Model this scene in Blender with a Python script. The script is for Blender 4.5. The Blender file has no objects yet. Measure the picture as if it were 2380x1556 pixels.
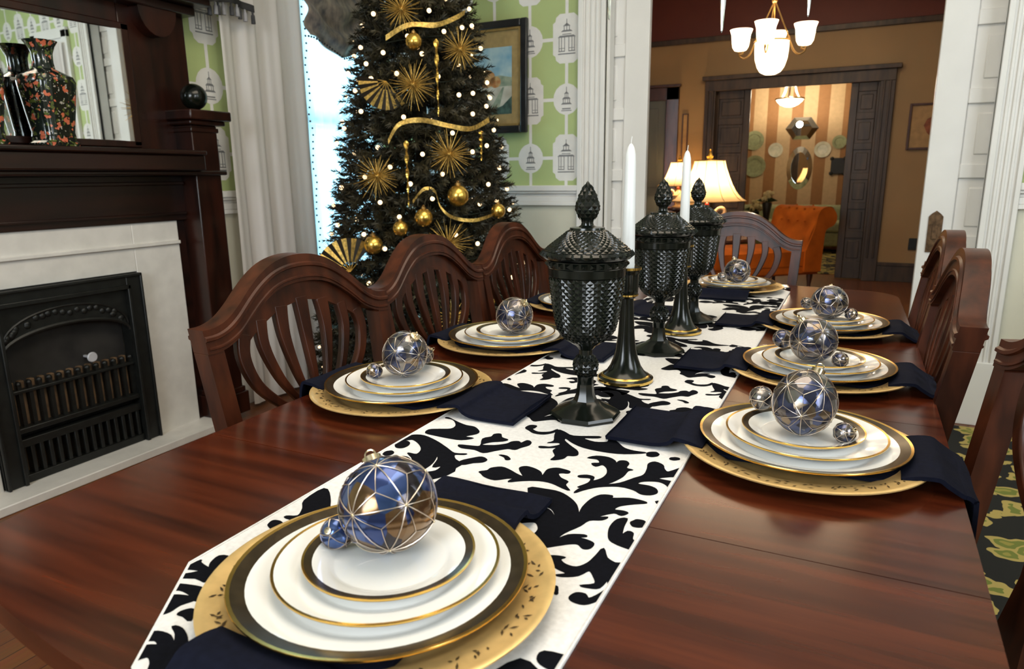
import bpy, bmesh, math, random
from mathutils import Vector, Matrix
from mathutils.geometry import tessellate_polygon, delaunay_2d_cdt
random.seed(7)
PI = math.pi
C = bpy.context.scene.collection

# ------------------------------------------------------------------ mesh builder
class MB:
    def __init__(s):
        s.v = []; s.f = []; s.m = []
    def add(s, vs, fs, mi=0, M=None):
        o = len(s.v)
        for p in vs:
            p = Vector(p)
            s.v.append(M @ p if M else p)
        for f in fs:
            s.f.append([i + o for i in f]); s.m.append(mi)
        return s
    def box(s, x0, x1, y0, y1, z0, z1, mi=0, M=None):
        vs = [(x, y, z) for z in (z0, z1) for y in (y0, y1) for x in (x0, x1)]
        return s.add(vs, [(0, 2, 3, 1), (4, 5, 7, 6), (0, 1, 5, 4), (2, 6, 7, 3), (0, 4, 6, 2), (1, 3, 7, 5)], mi, M)
    def taper(s, c0, a0, b0, c1, a1, b1, mi=0, M=None):
        vs = []
        for c, a, b in ((c0, a0, b0), (c1, a1, b1)):
            for sx, sy in ((-1, -1), (1, -1), (1, 1), (-1, 1)):
                vs.append((c[0] + sx * a, c[1] + sy * b, c[2]))
        return s.add(vs, [(3, 2, 1, 0), (4, 5, 6, 7), (0, 1, 5, 4), (1, 2, 6, 5), (2, 3, 7, 6), (3, 0, 4, 7)], mi, M)
    def lathe(s, prof, n=32, mi=0, M=None, segm=None, phase=0.0):
        vs = []; fs = []; ms = []
        rows = []
        for r, z in prof:
            if r < 1e-6:
                rows.append([len(vs)]); vs.append((0, 0, z))
            else:
                b = len(vs)
                for k in range(n):
                    a = 2 * PI * k / n + phase
                    vs.append((r * math.cos(a), r * math.sin(a), z))
                rows.append(list(range(b, b + n)))
        o = len(s.v)
        for p in vs:
            p = Vector(p); s.v.append(M @ p if M else p)
        for i in range(len(rows) - 1):
            A, B = rows[i], rows[i + 1]
            mm = segm[i] if segm else mi
            for k in range(n):
                k2 = (k + 1) % n
                if len(A) == 1 and len(B) == 1: continue
                if len(A) == 1: f = [A[0], B[k2], B[k]]
                elif len(B) == 1: f = [A[k], A[k2], B[0]]
                else: f = [A[k], A[k2], B[k2], B[k]]
                s.f.append([q + o for q in f]); s.m.append(mm)
        return s
    def tube(s, path, r, n=8, closed=False, mi=0, M=None, radii=None, caps=True):
        P = [Vector(p) for p in path]; N = len(P)
        vs = []; fs = []
        up = None
        for i in range(N):
            if closed: t = P[(i + 1) % N] - P[i - 1]
            else: t = P[min(i + 1, N - 1)] - P[max(i - 1, 0)]
            if t.length < 1e-9: t = Vector((0, 0, 1))
            t.normalize()
            if up is None:
                up = Vector((0, 0, 1)) if abs(t.z) < .9 else Vector((1, 0, 0))
            a = up - t * up.dot(t)
            if a.length < 1e-5: a = t.orthogonal()
            a.normalize(); b = t.cross(a); up = a
            rr = radii[i] if radii else r
            for k in range(n):
                q = 2 * PI * k / n
                vs.append(P[i] + a * (rr * math.cos(q)) + b * (rr * math.sin(q)))
        for i in range(N if closed else N - 1):
            j = (i + 1) % N
            for k in range(n):
                k2 = (k + 1) % n
                fs.append((i * n + k, i * n + k2, j * n + k2, j * n + k))
        if not closed and caps:
            fs.append(tuple(range(n - 1, -1, -1))); fs.append(tuple((N - 1) * n + k for k in range(n)))
        return s.add(vs, fs, mi, M)
    def ribbon(s, path, w, t, axis, mi=0, M=None, ws=None):
        """a flat bar of in-plane width w and thickness t along AXIS following a planar path"""
        P = [Vector(p) for p in path]; N = len(P); ax = Vector(axis).normalized()
        vs = []; fs = []
        for i in range(N):
            d = (P[min(i + 1, N - 1)] - P[max(i - 1, 0)]).normalized()
            sd = ax.cross(d).normalized()
            ww = (ws[i] if ws else w) / 2
            for a, b in ((-1, -1), (1, -1), (1, 1), (-1, 1)):
                vs.append(P[i] + sd * (a * ww) + ax * (b * t / 2))
        for i in range(N - 1):
            for k in range(4):
                k2 = (k + 1) % 4
                fs.append((i * 4 + k, i * 4 + k2, i * 4 + 4 + k2, i * 4 + 4 + k))
        fs.append((3, 2, 1, 0)); e = (N - 1) * 4; fs.append((e, e + 1, e + 2, e + 3))
        return s.add(vs, fs, mi, M)
    def prism(s, poly, h0, h1, M=None, mi=0, mside=None, cap0=True):
        """2D polygon extruded from h0 to h1 along local z"""
        n = len(poly)
        area = sum(poly[i][0] * poly[(i + 1) % n][1] - poly[(i + 1) % n][0] * poly[i][1] for i in range(n))
        if area < 0: poly = poly[::-1]
        tri = tessellate_polygon([[Vector((p[0], p[1], 0)) for p in poly]])
        vs = [(p[0], p[1], h0) for p in poly] + [(p[0], p[1], h1) for p in poly]
        up = []; dn = []
        for t in tri:
            a, b, c = t
            ar = (poly[b][0] - poly[a][0]) * (poly[c][1] - poly[a][1]) - (poly[c][0] - poly[a][0]) * (poly[b][1] - poly[a][1])
            if ar < 0: a, c = c, a
            up.append((a + n, b + n, c + n)); dn.append((c, b, a))
        s.add(vs, up + (dn if cap0 else []), mi, M)
        s.add(vs, [(i, (i + 1) % n, (i + 1) % n + n, i + n) for i in range(n)], mi if mside is None else mside, M)
        return s
    def flat(s, poly, h, M=None, mi=0):
        n = len(poly)
        if n < 3: return s
        tri = tessellate_polygon([[Vector((p[0], p[1], 0)) for p in poly]])
        fs = []
        for a, b, c in tri:
            ar = (poly[b][0] - poly[a][0]) * (poly[c][1] - poly[a][1]) - (poly[c][0] - poly[a][0]) * (poly[b][1] - poly[a][1])
            if abs(ar) < 1e-12: continue
            fs.append((a, b, c) if ar > 0 else (c, b, a))
        return s.add([(p[0], p[1], h) for p in poly], fs, mi, M)
    def fill(s, poly, h, mi=0):
        """robust fill of a possibly self-touching outline"""
        n = len(poly)
        vs, es, fs, *_ = delaunay_2d_cdt([Vector((p[0], p[1])) for p in poly], [(i, (i + 1) % n) for i in range(n)], [], 1, 1e-6)
        out = []
        for f in fs:
            a, b, c = [vs[i] for i in f[:3]]
            out.append(tuple(f) if (b - a).cross(c - a) > 0 else tuple(f[::-1]))
        return s.add([(v.x, v.y, h) for v in vs], out, mi)
    def sphere(s, c, r, nu=16, nv=10, mi=0, M=None, sc=(1, 1, 1)):
        prof = [(r * math.sin(PI * i / nv), -r * math.cos(PI * i / nv)) for i in range(nv + 1)]
        prof[0] = (0, -r); prof[-1] = (0, r)
        T = Matrix.Translation(Vector(c)) @ Matrix.Diagonal((sc[0], sc[1], sc[2], 1))
        return s.lathe(prof, nu, mi, M @ T if M else T)
    def grid(s, fn, nu, nv, mi=0, M=None, mf=None):
        vs = [fn(i / nu, j / nv) for j in range(nv + 1) for i in range(nu + 1)]
        o = len(s.v)
        for p in vs:
            p = Vector(p); s.v.append(M @ p if M else p)
        for j in range(nv):
            for i in range(nu):
                a = j * (nu + 1) + i
                s.f.append([o + a, o + a + 1, o + a + nu + 2, o + a + nu + 1])
                s.m.append(mf(i / nu, j / nv) if mf else mi)
        return s
    def slab(s, fn, nu, nv, off, mi=0, M=None):
        """grid with thickness: fn(u,v) top surface, off(u,v) vector to the bottom"""
        top = [Vector(fn(i / nu, j / nv)) for j in range(nv + 1) for i in range(nu + 1)]
        bot = [top[j * (nu + 1) + i] + Vector(off(i / nu, j / nv)) for j in range(nv + 1) for i in range(nu + 1)]
        n = len(top); fs = []
        for j in range(nv):
            for i in range(nu):
                a = j * (nu + 1) + i
                q = (a, a + 1, a + nu + 2, a + nu + 1)
                fs.append(q); fs.append(tuple(n + k for k in q[::-1]))
        ring = [i for i in range(nu + 1)] + [j * (nu + 1) + nu for j in range(1, nv + 1)] + [nv * (nu + 1) + i for i in range(nu - 1, -1, -1)] + [j * (nu + 1) for j in range(nv - 1, 0, -1)]
        for k in range(len(ring)):
            a, b = ring[k], ring[(k + 1) % len(ring)]
            fs.append((b, a, a + n, b + n))
        return s.add(top + bot, fs, mi, M)
    def build(s, name, mats, parent=None, bevel=0, ang=40, loc=None, seg=2):
        me = bpy.data.meshes.new(name)
        me.from_pydata([tuple(p) for p in s.v], [], s.f)
        if not isinstance(mats, (list, tuple)): mats = [mats]
        for m in mats: me.materials.append(m)
        if len(mats) > 1: me.polygons.foreach_set('material_index', s.m)
        me.polygons.foreach_set('use_smooth', [True] * len(me.polygons))
        me.update()
        try: me.set_sharp_from_angle(angle=math.radians(ang))
        except Exception: pass
        o = bpy.data.objects.new(name, me); C.objects.link(o)
        if parent: o.parent = parent
        if loc: o.location = loc
        if bevel:
            b = o.modifiers.new('bevel', 'BEVEL'); b.width = bevel; b.segments = seg
            b.limit_method = 'ANGLE'; b.angle_limit = math.radians(35)
        return o

def tag(o, label, cat, group=None, kind=None):
    if label: o['label'] = label
    if cat: o['category'] = cat
    if group: o['group'] = group
    if kind: o['kind'] = kind
    return o
def thing(name, label, cat, loc=(0, 0, 0), rz=0, group=None):
    o = bpy.data.objects.new(name, None); C.objects.link(o)
    o.empty_display_size = .1
    o.location = loc; o.rotation_euler = (0, 0, rz)
    return tag(o, label, cat, group)
def struct(name, mb, mats, bevel=0, parent=None, label=None):
    o = mb.build(name, mats, parent, bevel)
    if not parent: o['kind'] = 'structure'
    if label: o['label'] = label
    return o
def dup(root, loc, rz, label=None, group=None):
    r = root.copy(); C.objects.link(r); r.location = loc; r.rotation_euler = (0, 0, rz)
    if label: r['label'] = label
    if group: r['group'] = group
    for ch in list(root.children):
        c = ch.copy(); C.objects.link(c); c.parent = r
        for g in list(ch.children):
            d = g.copy(); C.objects.link(d); d.parent = c
    return r
def T(x, y, z): return Matrix.Translation(Vector((x, y, z)))
def RX(a): return Matrix.Rotation(a, 4, 'X')
def RY(a): return Matrix.Rotation(a, 4, 'Y')
def RZ(a): return Matrix.Rotation(a, 4, 'Z')
# wall frames: local (u, v, w) -> world;  w points out of the wall face
def frame(o, u, v):
    u = Vector(u); v = Vector(v); w = u.cross(v)
    return Matrix(((u.x, v.x, w.x, o[0]), (u.y, v.y, w.y, o[1]), (u.z, v.z, w.z, o[2]), (0, 0, 0, 1)))
def catmull(P, sub=4, closed=True):
    n = len(P); out = []
    rng = range(n if closed else n - 1)
    for i in rng:
        if closed: p0, p1, p2, p3 = P[i - 1], P[i], P[(i + 1) % n], P[(i + 2) % n]
        else: p0, p1, p2, p3 = P[max(i - 1, 0)], P[i], P[i + 1], P[min(i + 2, n - 1)]
        for k in range(sub):
            t = k / sub
            out.append(tuple(.5 * ((2 * b) + (-a + c) * t + (2 * a - 5 * b + 4 * c - d) * t * t + (-a + 3 * b - 3 * c + d) * t ** 3) for a, b, c, d in zip(p0, p1, p2, p3)))
    if not closed: out.append(tuple(P[-1]))
    return out
def clip(poly, x0, x1, y0, y1):
    def cut(P, ax, val, keep_ge):
        out = []
        for i in range(len(P)):
            a, b = P[i], P[(i + 1) % len(P)]
            ia = a[ax] >= val if keep_ge else a[ax] <= val
            ib = b[ax] >= val if keep_ge else b[ax] <= val
            if ia: out.append(a)
            if ia != ib:
                t = (val - a[ax]) / (b[ax] - a[ax])
                out.append((a[0] + t * (b[0] - a[0]), a[1] + t * (b[1] - a[1])))
        return out
    for ax, val, k in ((0, x0, True), (0, x1, False), (1, y0, True), (1, y1, False)):
        if not poly: return poly
        poly = cut(poly, ax, val, k)
    return poly
def circle(cx, cy, r, n=20, ry=None):
    ry = ry or r
    return [(cx + r * math.cos(2 * PI * k / n), cy + ry * math.sin(2 * PI * k / n)) for k in range(n)]
def rect(x0, x1, y0, y1): return [(x0, y0), (x1, y0), (x1, y1), (x0, y1)]

# ------------------------------------------------------------------ materials
def M(name, col, rough=.5, metal=0, coat=0, spec=.5, var=.12, scale=18, stretch=(1, 1, 1), bump=0, emit=None, estr=0, sheen=0, col2=None, detail=3, ramp=(.35, .65), coatr=.08):
    m = bpy.data.materials.new(name); m.use_nodes = True
    nt = m.node_tree; nd = nt.nodes; ln = nt.links
    b = nd['Principled BSDF']
    tc = nd.new('ShaderNodeTexCoord'); mp = nd.new('ShaderNodeMapping'); mp.inputs['Scale'].default_value = stretch
    nz = nd.new('ShaderNodeTexNoise'); nz.inputs['Scale'].default_value = scale; nz.inputs['Detail'].default_value = detail
    rp = nd.new('ShaderNodeValToRGB')
    a = [max(0, c * (1 - var)) for c in col]; c2 = col2 or [min(1, c * (1 + var)) for c in col]
    rp.color_ramp.elements[0].color = (*a, 1); rp.color_ramp.elements[1].color = (*c2, 1)
    rp.color_ramp.elements[0].position = ramp[0]; rp.color_ramp.elements[1].position = ramp[1]
    ln.new(tc.outputs['Object'], mp.inputs[0]); ln.new(mp.outputs[0], nz.inputs['Vector'])
    ln.new(nz.outputs['Fac'], rp.inputs[0]); ln.new(rp.outputs[0], b.inputs['Base Color'])
    b.inputs['Roughness'].default_value = rough; b.inputs['Metallic'].default_value = metal
    b.inputs['Coat Weight'].default_value = coat; b.inputs['Coat Roughness'].default_value = coatr
    b.inputs['Specular IOR Level'].default_value = spec; b.inputs['Sheen Weight'].default_value = sheen
    if bump:
        bp = nd.new('ShaderNodeBump'); bp.inputs['Strength'].default_value = bump; bp.inputs['Distance'].default_value = .002
        ln.new(nz.outputs['Fac'], bp.inputs['Height']); ln.new(bp.outputs[0], b.inputs['Normal'])
    if emit:
        b.inputs['Emission Color'].default_value = (*emit, 1); b.inputs['Emission Strength'].default_value = estr
    return m
def translucent(name, col, mixd=.5, see=0.0, rough=.5, stripes=0):
    m = bpy.data.materials.new(name); m.use_nodes = True
    nt = m.node_tree; nd = nt.nodes; ln = nt.links
    out = nd['Material Output']; nd.remove(nd['Principled BSDF'])
    d = nd.new('ShaderNodeBsdfDiffuse'); t = nd.new('ShaderNodeBsdfTranslucent'); mx = nd.new('ShaderNodeMixShader')
    tc = nd.new('ShaderNodeTexCoord'); nz = nd.new('ShaderNodeTexNoise'); nz.inputs['Scale'].default_value = 9
    mp = nd.new('ShaderNodeMapping'); mp.inputs['Scale'].default_value = (1, 4 if stripes else 1, .15 if stripes else 1)
    rp = nd.new('ShaderNodeValToRGB')
    rp.color_ramp.elements[0].color = (*[c * .86 for c in col], 1); rp.color_ramp.elements[1].color = (*col, 1)
    ln.new(tc.outputs['Object'], mp.inputs[0]); ln.new(mp.outputs[0], nz.inputs['Vector']); ln.new(nz.outputs['Fac'], rp.inputs[0])
    ln.new(rp.outputs[0], d.inputs['Color']); ln.new(rp.outputs[0], t.inputs['Color'])
    mx.inputs[0].default_value = mixd
    ln.new(d.outputs[0], mx.inputs[1]); ln.new(t.outputs[0], mx.inputs[2])
    last = mx
    if see:
        tr = nd.new('ShaderNodeBsdfTransparent'); m2 = nd.new('ShaderNodeMixShader'); m2.inputs[0].default_value = see
        ln.new(mx.outputs[0], m2.inputs[1]); ln.new(tr.outputs[0], m2.inputs[2]); last = m2
    ln.new(last.outputs[0], out.inputs['Surface'])
    return m
def pane_mat(name, tint=(.95, .98, 1)):
    m = bpy.data.materials.new(name); m.use_nodes = True
    nt = m.node_tree; nd = nt.nodes; ln = nt.links
    out = nd['Material Output']; nd.remove(nd['Principled BSDF'])
    g = nd.new('ShaderNodeBsdfGlossy'); g.inputs['Roughness'].default_value = .02
    t = nd.new('ShaderNodeBsdfTransparent'); t.inputs['Color'].default_value = (*tint, 1)
    f = nd.new('ShaderNodeLayerWeight'); f.inputs['Blend'].default_value = .12
    nz = nd.new('ShaderNodeTexNoise'); nz.inputs['Scale'].default_value = 3
    mx = nd.new('ShaderNodeMixShader'); ln.new(f.outputs['Fresnel'], mx.inputs[0]); ln.new(t.outputs[0], mx.inputs[1]); ln.new(g.outputs[0], mx.inputs[2])
    ln.new(mx.outputs[0], out.inputs['Surface'])
    return m
W = {}
W['table'] = M('mahogany_top', (.030, .0055, .0024), .2, coat=.12, var=.0, col2=(.105, .0215, .0068), scale=5, stretch=(.55, 9, 3), detail=6, ramp=(.3, .72), spec=.4, coatr=.16)
W['chair'] = M('chair_mahogany', (.026, .0066, .0028), .36, coat=.06, col2=(.078, .020, .0075), scale=9, stretch=(3, 3, .7), detail=5, coatr=.15, spec=.3)
W['chairy'] = W['chair']
W['mantel'] = M('mantel_wood', (.012, .0033, .0018), .3, coat=.2, col2=(.036, .0085, .0042), scale=6, stretch=(3, 3, .5), detail=5, coatr=.2)
W['mantelh'] = M('mantel_wood_flat', (.010, .003, .0018), .32, coat=.15, col2=(.024, .0065, .0036), scale=6, stretch=(3, .5, 3), detail=5, coatr=.2)
W['white'] = M('white_paint', (.74, .73, .70), .38, var=.03, scale=4)
W['surround'] = M('cream_paint_brick', (.70, .68, .64), .45, var=.05, scale=14, bump=.1)
W['cream'] = M('wainscot_cream', (.63, .61, .50), .5, var=.04, scale=5)
W['green'] = M('wallpaper_green', (.42, .50, .22), .6, var=.06, scale=3)
W['paperwhite'] = M('wallpaper_white', (.72, .70, .66), .6, var=.03)
W['ink'] = M('wallpaper_ink', (.22, .22, .22), .6, var=.1)
W['black_iron'] = M('cast_iron', (.008, .009, .008), .45, var=.3, scale=30, bump=.3)
W['soot'] = M('firebox_soot', (.02, .018, .016), .8, var=.4, scale=9)
W['radiant'] = M('radiant_clay', (.15, .09, .045), .7, var=.3, scale=20)
W['mirror'] = M('mirror_glass', (.86, .9, .9), .015, metal=1, var=.01)
W['curtain'] = translucent('curtain_cotton', (.86, .82, .79), .3, stripes=1)
W['sheer'] = translucent('sheer_voile', (.64, .90, .97), .62, .12, stripes=1)
W['swag'] = M('swag_brocade', (.07, .07, .085), .6, col2=(.36, .30, .24), scale=26, stretch=(1, 1, .35), detail=5, sheen=.3, ramp=(.3, .7))
W['fringe'] = M('black_fringe', (.02, .02, .022), .7, var=.3)
W['fringe2'] = M('grey_fringe', (.3, .3, .32), .7, var=.3)
W['china'] = M('bone_china', (.86, .86, .84), .09, coat=.3, var=.012, scale=6, spec=.6)
W['band'] = M('dark_rim_band', (.07, .05, .028), .22, metal=.55, var=.2, scale=60)
W['goldrim'] = M('gold_edge', (.72, .47, .13), .2, metal=1, var=.1)
W['charger'] = M('gold_charger', (.80, .56, .24), .36, metal=.5, var=.1, scale=40, bump=.12)
W['etch'] = M('charger_etching', (.06, .035, .012), .5, metal=.3, var=.3)
W['navy'] = M('navy_napkin', (.0055, .007, .017), .85, var=.15, scale=120, bump=.2, spec=.12)
W['linen'] = M('runner_linen', (.73, .725, .72), .8, var=.06, scale=160, bump=.25)
W['damask'] = M('runner_black', (.0035, .004, .007), .9, var=.2, scale=160, bump=.2, spec=.1)
W['glass'] = M('black_glass', (.004, .006, .004), .2, coat=.15, spec=.42, var=.3, coatr=.1)
W['gilt'] = M('gilt_band', (.75, .52, .15), .18, metal=1, var=.08)
W['wax'] = M('white_wax', (.82, .84, .84), .35, var=.02)
W['wick'] = M('wick_cotton', (.8, .8, .78), .8, var=.05)
W['orn'] = M('mercury_glass', (.022, .05, .19), .14, metal=.85, col2=(.26, .16, .085), scale=15, detail=2, ramp=(.47, .64), coat=.5)
W['orn2'] = M('smoky_glass', (.035, .045, .11), .16, metal=.8, col2=(.30, .25, .20), scale=48, detail=3, ramp=(.4, .62), coat=.5)
W['wire'] = M('copper_wire', (.66, .56, .47), .3, metal=.9, var=.2)
W['bead'] = M('brass_bead', (.7, .6, .42), .2, metal=1, var=.15)
W['needle'] = M('tree_needles', (.0035, .006, .0035), .6, col2=(.062, .050, .020), scale=14, detail=4)
W['bark'] = M('tree_trunk', (.03, .02, .01), .8, var=.3)
W['gold'] = M('gold_leaf', (.75, .48, .11), .25, metal=.9, var=.2, scale=25)
W['goldm'] = M('gold_glitter', (.62, .42, .12), .45, metal=.7, var=.35, scale=90)
W['fanblack'] = M('fan_black', (.02, .015, .01), .5, var=.2)
W['bulb'] = M('bulb_lit', (1, .8, .5), .3, emit=(1, .72, .42), estr=2.2, var=.02)
W['cable'] = M('light_cable', (.01, .015, .008), .6, var=.2)
W['framedark'] = M('frame_dark', (.014, .014, .015), .35, coat=.2, var=.3)
W['framegold'] = M('frame_slip', (.42, .28, .10), .4, metal=.5, var=.15)
W['mat'] = M('mat_tan', (.36, .25, .10), .7, var=.1, scale=30)
W['floor'] = None
W['redwall'] = M('oxblood_paint', (.13, .025, .012), .55, var=.06, scale=2)
W['tan'] = M('tan_paint', (.36, .235, .11), .6, var=.05, scale=2)
W['darktrim'] = M('dark_trim', (.040, .024, .014), .42, coat=.06, col2=(.075, .046, .026), scale=6, stretch=(3, 3, .5), coatr=.2)
W['browntrim'] = M('brown_trim', (.06, .02, .01), .35, coat=.2, col2=(.1, .035, .018), scale=6, stretch=(3, 3, .5))
W['greydoor'] = M('grey_door', (.12, .135, .13), .5, var=.1, scale=3, stretch=(3, 3, .4))
W['stripe1'] = M('stripe_beige', (.58, .42, .24), .65, var=.05)
W['stripe2'] = M('stripe_tan', (.33, .165, .06), .65, var=.05)
W['orange'] = M('orange_velvet', (.40, .10, .008), .85, var=.22, scale=5, spec=.2)
W['sage'] = M('sage_fabric', (.30, .33, .19), .8, var=.12, scale=25)
W['brass'] = M('aged_brass', (.40, .24, .08), .35, metal=.9, var=.2)
W['oldbrass'] = M('dark_bronze_plate', (.12, .07, .035), .4, metal=.7, var=.35, scale=60, bump=.3)
W['shade'] = translucent('lit_shade', (1, .82, .52), .6)
W['opal'] = translucent('opal_glass', (1, .93, .82), .6)
W['lampbase'] = M('cream_porcelain', (.75, .55, .32), .3, var=.15, coat=.3)
W['redbead'] = M('red_finial', (.5, .02, .01), .3, var=.1)
W['crystal'] = M('cut_crystal', (.75, .8, .82), .05, metal=.6, var=.35, scale=60, spec=.9)
W['plateart'] = M('wall_plate', (.62, .64, .50), .3, col2=(.75, .72, .58), scale=12)
W['candlecream'] = M('cream_flower', (.7, .62, .34), .7, var=.2, scale=40)
W['leafg'] = M('stem_green', (.08, .12, .04), .6, var=.2)
W['tassel'] = M('tassel', (.05, .05, .055), .7, var=.4)
W['seat'] = M('seat_damask', (.25, .25, .19), .8, col2=(.12, .13, .10), scale=30)
W['switch'] = M('dark_plate', (.012, .014, .012), .4, var=.2)
W['disc'] = M('pale_disc', (.5, .5, .53), .35, var=.05)
W['skyp'] = M('painted_sky', (.16, .38, .55), .6, col2=(.5, .62, .6), scale=7)
W['hillp'] = M('painted_hill', (.23, .30, .22), .6, col2=(.4, .42, .3), scale=20)
W['snowp'] = M('painted_ground', (.5, .46, .36), .6, col2=(.62, .6, .52), scale=14)
W['treep'] = M('painted_autumn', (.5, .2, .06), .6, col2=(.55, .36, .16), scale=40)
W['bushp'] = M('painted_bush', (.05, .09, .07), .6, var=.4, scale=40)
W['printp'] = M('old_print', (.42, .27, .12), .6, var=.1)
W['printr'] = M('print_flower', (.28, .09, .04), .6, var=.3)
W['ceil'] = M('ceiling_paint', (.75, .73, .68), .7, var=.02)

def mosaic(name, cols, scale, rough=.16):
    m = bpy.data.materials.new(name); m.use_nodes = True
    nt = m.node_tree; nd = nt.nodes; ln = nt.links; b = nd['Principled BSDF']
    tc = nd.new('ShaderNodeTexCoord'); vo = nd.new('ShaderNodeTexVoronoi'); vo.inputs['Scale'].default_value = scale
    sp = nd.new('ShaderNodeSeparateColor'); rp = nd.new('ShaderNodeValToRGB'); e = rp.color_ramp.elements
    rp.color_ramp.interpolation = 'CONSTANT'
    n = len(cols); e[0].color = (*cols[0], 1); e[1].position = 1 / n; e[1].color = (*cols[1], 1)
    for k in range(2, n):
        q = e.new(k / n); q.color = (*cols[k], 1)
    nz = nd.new('ShaderNodeTexNoise'); nz.inputs['Scale'].default_value = scale * .7
    mx = nd.new('ShaderNodeMixRGB'); mx.blend_type = 'MULTIPLY'; mx.inputs[0].default_value = .6
    ln.new(tc.outputs['Object'], vo.inputs['Vector']); ln.new(vo.outputs['Color'], sp.inputs[0]); ln.new(sp.outputs[0], rp.inputs[0])
    ln.new(tc.outputs['Object'], nz.inputs['Vector']); ln.new(rp.outputs[0], mx.inputs[1]); ln.new(nz.outputs['Fac'], mx.inputs[2])
    ln.new(mx.outputs[0], b.inputs['Base Color'])
    bp = nd.new('ShaderNodeBump'); bp.inputs['Strength'].default_value = .35; bp.inputs['Distance'].default_value = .004
    ln.new(vo.outputs['Distance'], bp.inputs['Height']); ln.new(bp.outputs[0], b.inputs['Normal'])
    b.inputs['Metallic'].default_value = .75; b.inputs['Roughness'].default_value = rough; b.inputs['Coat Weight'].default_value = .5
    return m
W['orn'] = mosaic('mercury_mosaic', [(.03, .06, .20), (.09, .16, .42), (.05, .09, .28), (.26, .15, .07), (.10, .18, .46), (.30, .19, .10), (.05, .04, .05)], 42)
W['orn2'] = mosaic('smoky_mosaic', [(.07, .08, .15), (.22, .20, .20), (.10, .12, .24), (.28, .21, .14), (.34, .32, .31), (.06, .06, .08)], 75, .2)
def floor_mat():
    m = bpy.data.materials.new('oak_floor'); m.use_nodes = True
    nt = m.node_tree; nd = nt.nodes; ln = nt.links; b = nd['Principled BSDF']
    tc = nd.new('ShaderNodeTexCoord'); mp = nd.new('ShaderNodeMapping')
    mp.inputs['Rotation'].default_value = (0, 0, PI / 2)
    br = nd.new('ShaderNodeTexBrick'); br.inputs['Scale'].default_value = 1
    br.inputs['Color1'].default_value = (.16, .05, .014, 1); br.inputs['Color2'].default_value = (.22, .075, .02, 1); br.inputs['Mortar'].default_value = (.03, .012, .006, 1)
    br.inputs['Mortar Size'].default_value = .0015; br.inputs['Brick Width'].default_value = 1.4; br.inputs['Row Height'].default_value = .06
    nz = nd.new('ShaderNodeTexNoise'); nz.inputs['Scale'].default_value = 30
    mp2 = nd.new('ShaderNodeMapping'); mp2.inputs['Scale'].default_value = (3, .2, 1)
    mx = nd.new('ShaderNodeMixRGB'); mx.blend_type = 'MULTIPLY'; mx.inputs[0].default_value = .5
    ln.new(tc.outputs['Object'], mp.inputs[0]); ln.new(mp.outputs[0], br.inputs['Vector'])
    ln.new(tc.outputs['Object'], mp2.inputs[0]); ln.new(mp2.outputs[0], nz.inputs['Vector'])
    ln.new(br.outputs['Color'], mx.inputs[1]); ln.new(nz.outputs['Color'], mx.inputs[2]); ln.new(mx.outputs[0], b.inputs['Base Color'])
    b.inputs['Roughness'].default_value = .3
    return m
W['floor'] = floor_mat()
def rug_mat():
    m = bpy.data.materials.new('leaf_rug'); m.use_nodes = True
    nt = m.node_tree; nd = nt.nodes; ln = nt.links; b = nd['Principled BSDF']
    tc = nd.new('ShaderNodeTexCoord')
    nz = nd.new('ShaderNodeTexNoise'); nz.inputs['Scale'].default_value = 9; nz.inputs['Detail'].default_value = 2
    mx0 = nd.new('ShaderNodeMixRGB'); mx0.inputs[0].default_value = .12
    vo = nd.new('ShaderNodeTexVoronoi'); vo.inputs['Scale'].default_value = 11
    rp = nd.new('ShaderNodeValToRGB'); rp.color_ramp.interpolation = 'CONSTANT'
    e = rp.color_ramp.elements
    e[0].position = 0; e[0].color = (.30, .27, .06, 1); e[1].position = .16; e[1].color = (.16, .19, .035, 1)
    n3 = rp.color_ramp.elements.new(.33); n3.color = (.42, .33, .10, 1)
    n4 = rp.color_ramp.elements.new(.50); n4.color = (.006, .007, .006, 1)
    ln.new(tc.outputs['Object'], nz.inputs['Vector']); ln.new(tc.outputs['Object'], mx0.inputs[1]); ln.new(nz.outputs['Color'], mx0.inputs[2])
    ln.new(mx0.outputs[0], vo.inputs['Vector']); ln.new(vo.outputs['Distance'], rp.inputs[0]); ln.new(rp.outputs[0], b.inputs['Base Color'])
    b.inputs['Roughness'].default_value = .9
    return m
W['rug'] = rug_mat()
# ================================================================== ROOM SHELL
RAIL = 1.097
FB = frame((0, 3.695, 0), (1, 0, 0), (0, 0, 1))      # back wall of the dining room, faces -Y
FL = frame((-2.80, 0, 0), (0, 1, 0), (0, 0, 1))      # fireplace wall, faces +X
FR = frame((2.0, 0, 0), (0, -1, 0), (0, 0, 1))       # right wall, faces -X
FF = frame((0, -2.4, 0), (-1, 0, 0), (0, 0, 1))      # wall behind the camera, faces +Y
FFAR = frame((0, 8.4, 0), (1, 0, 0), (0, 0, 1))
FLAST = frame((0, 12.0, 0), (1, 0, 0), (0, 0, 1))

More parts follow.
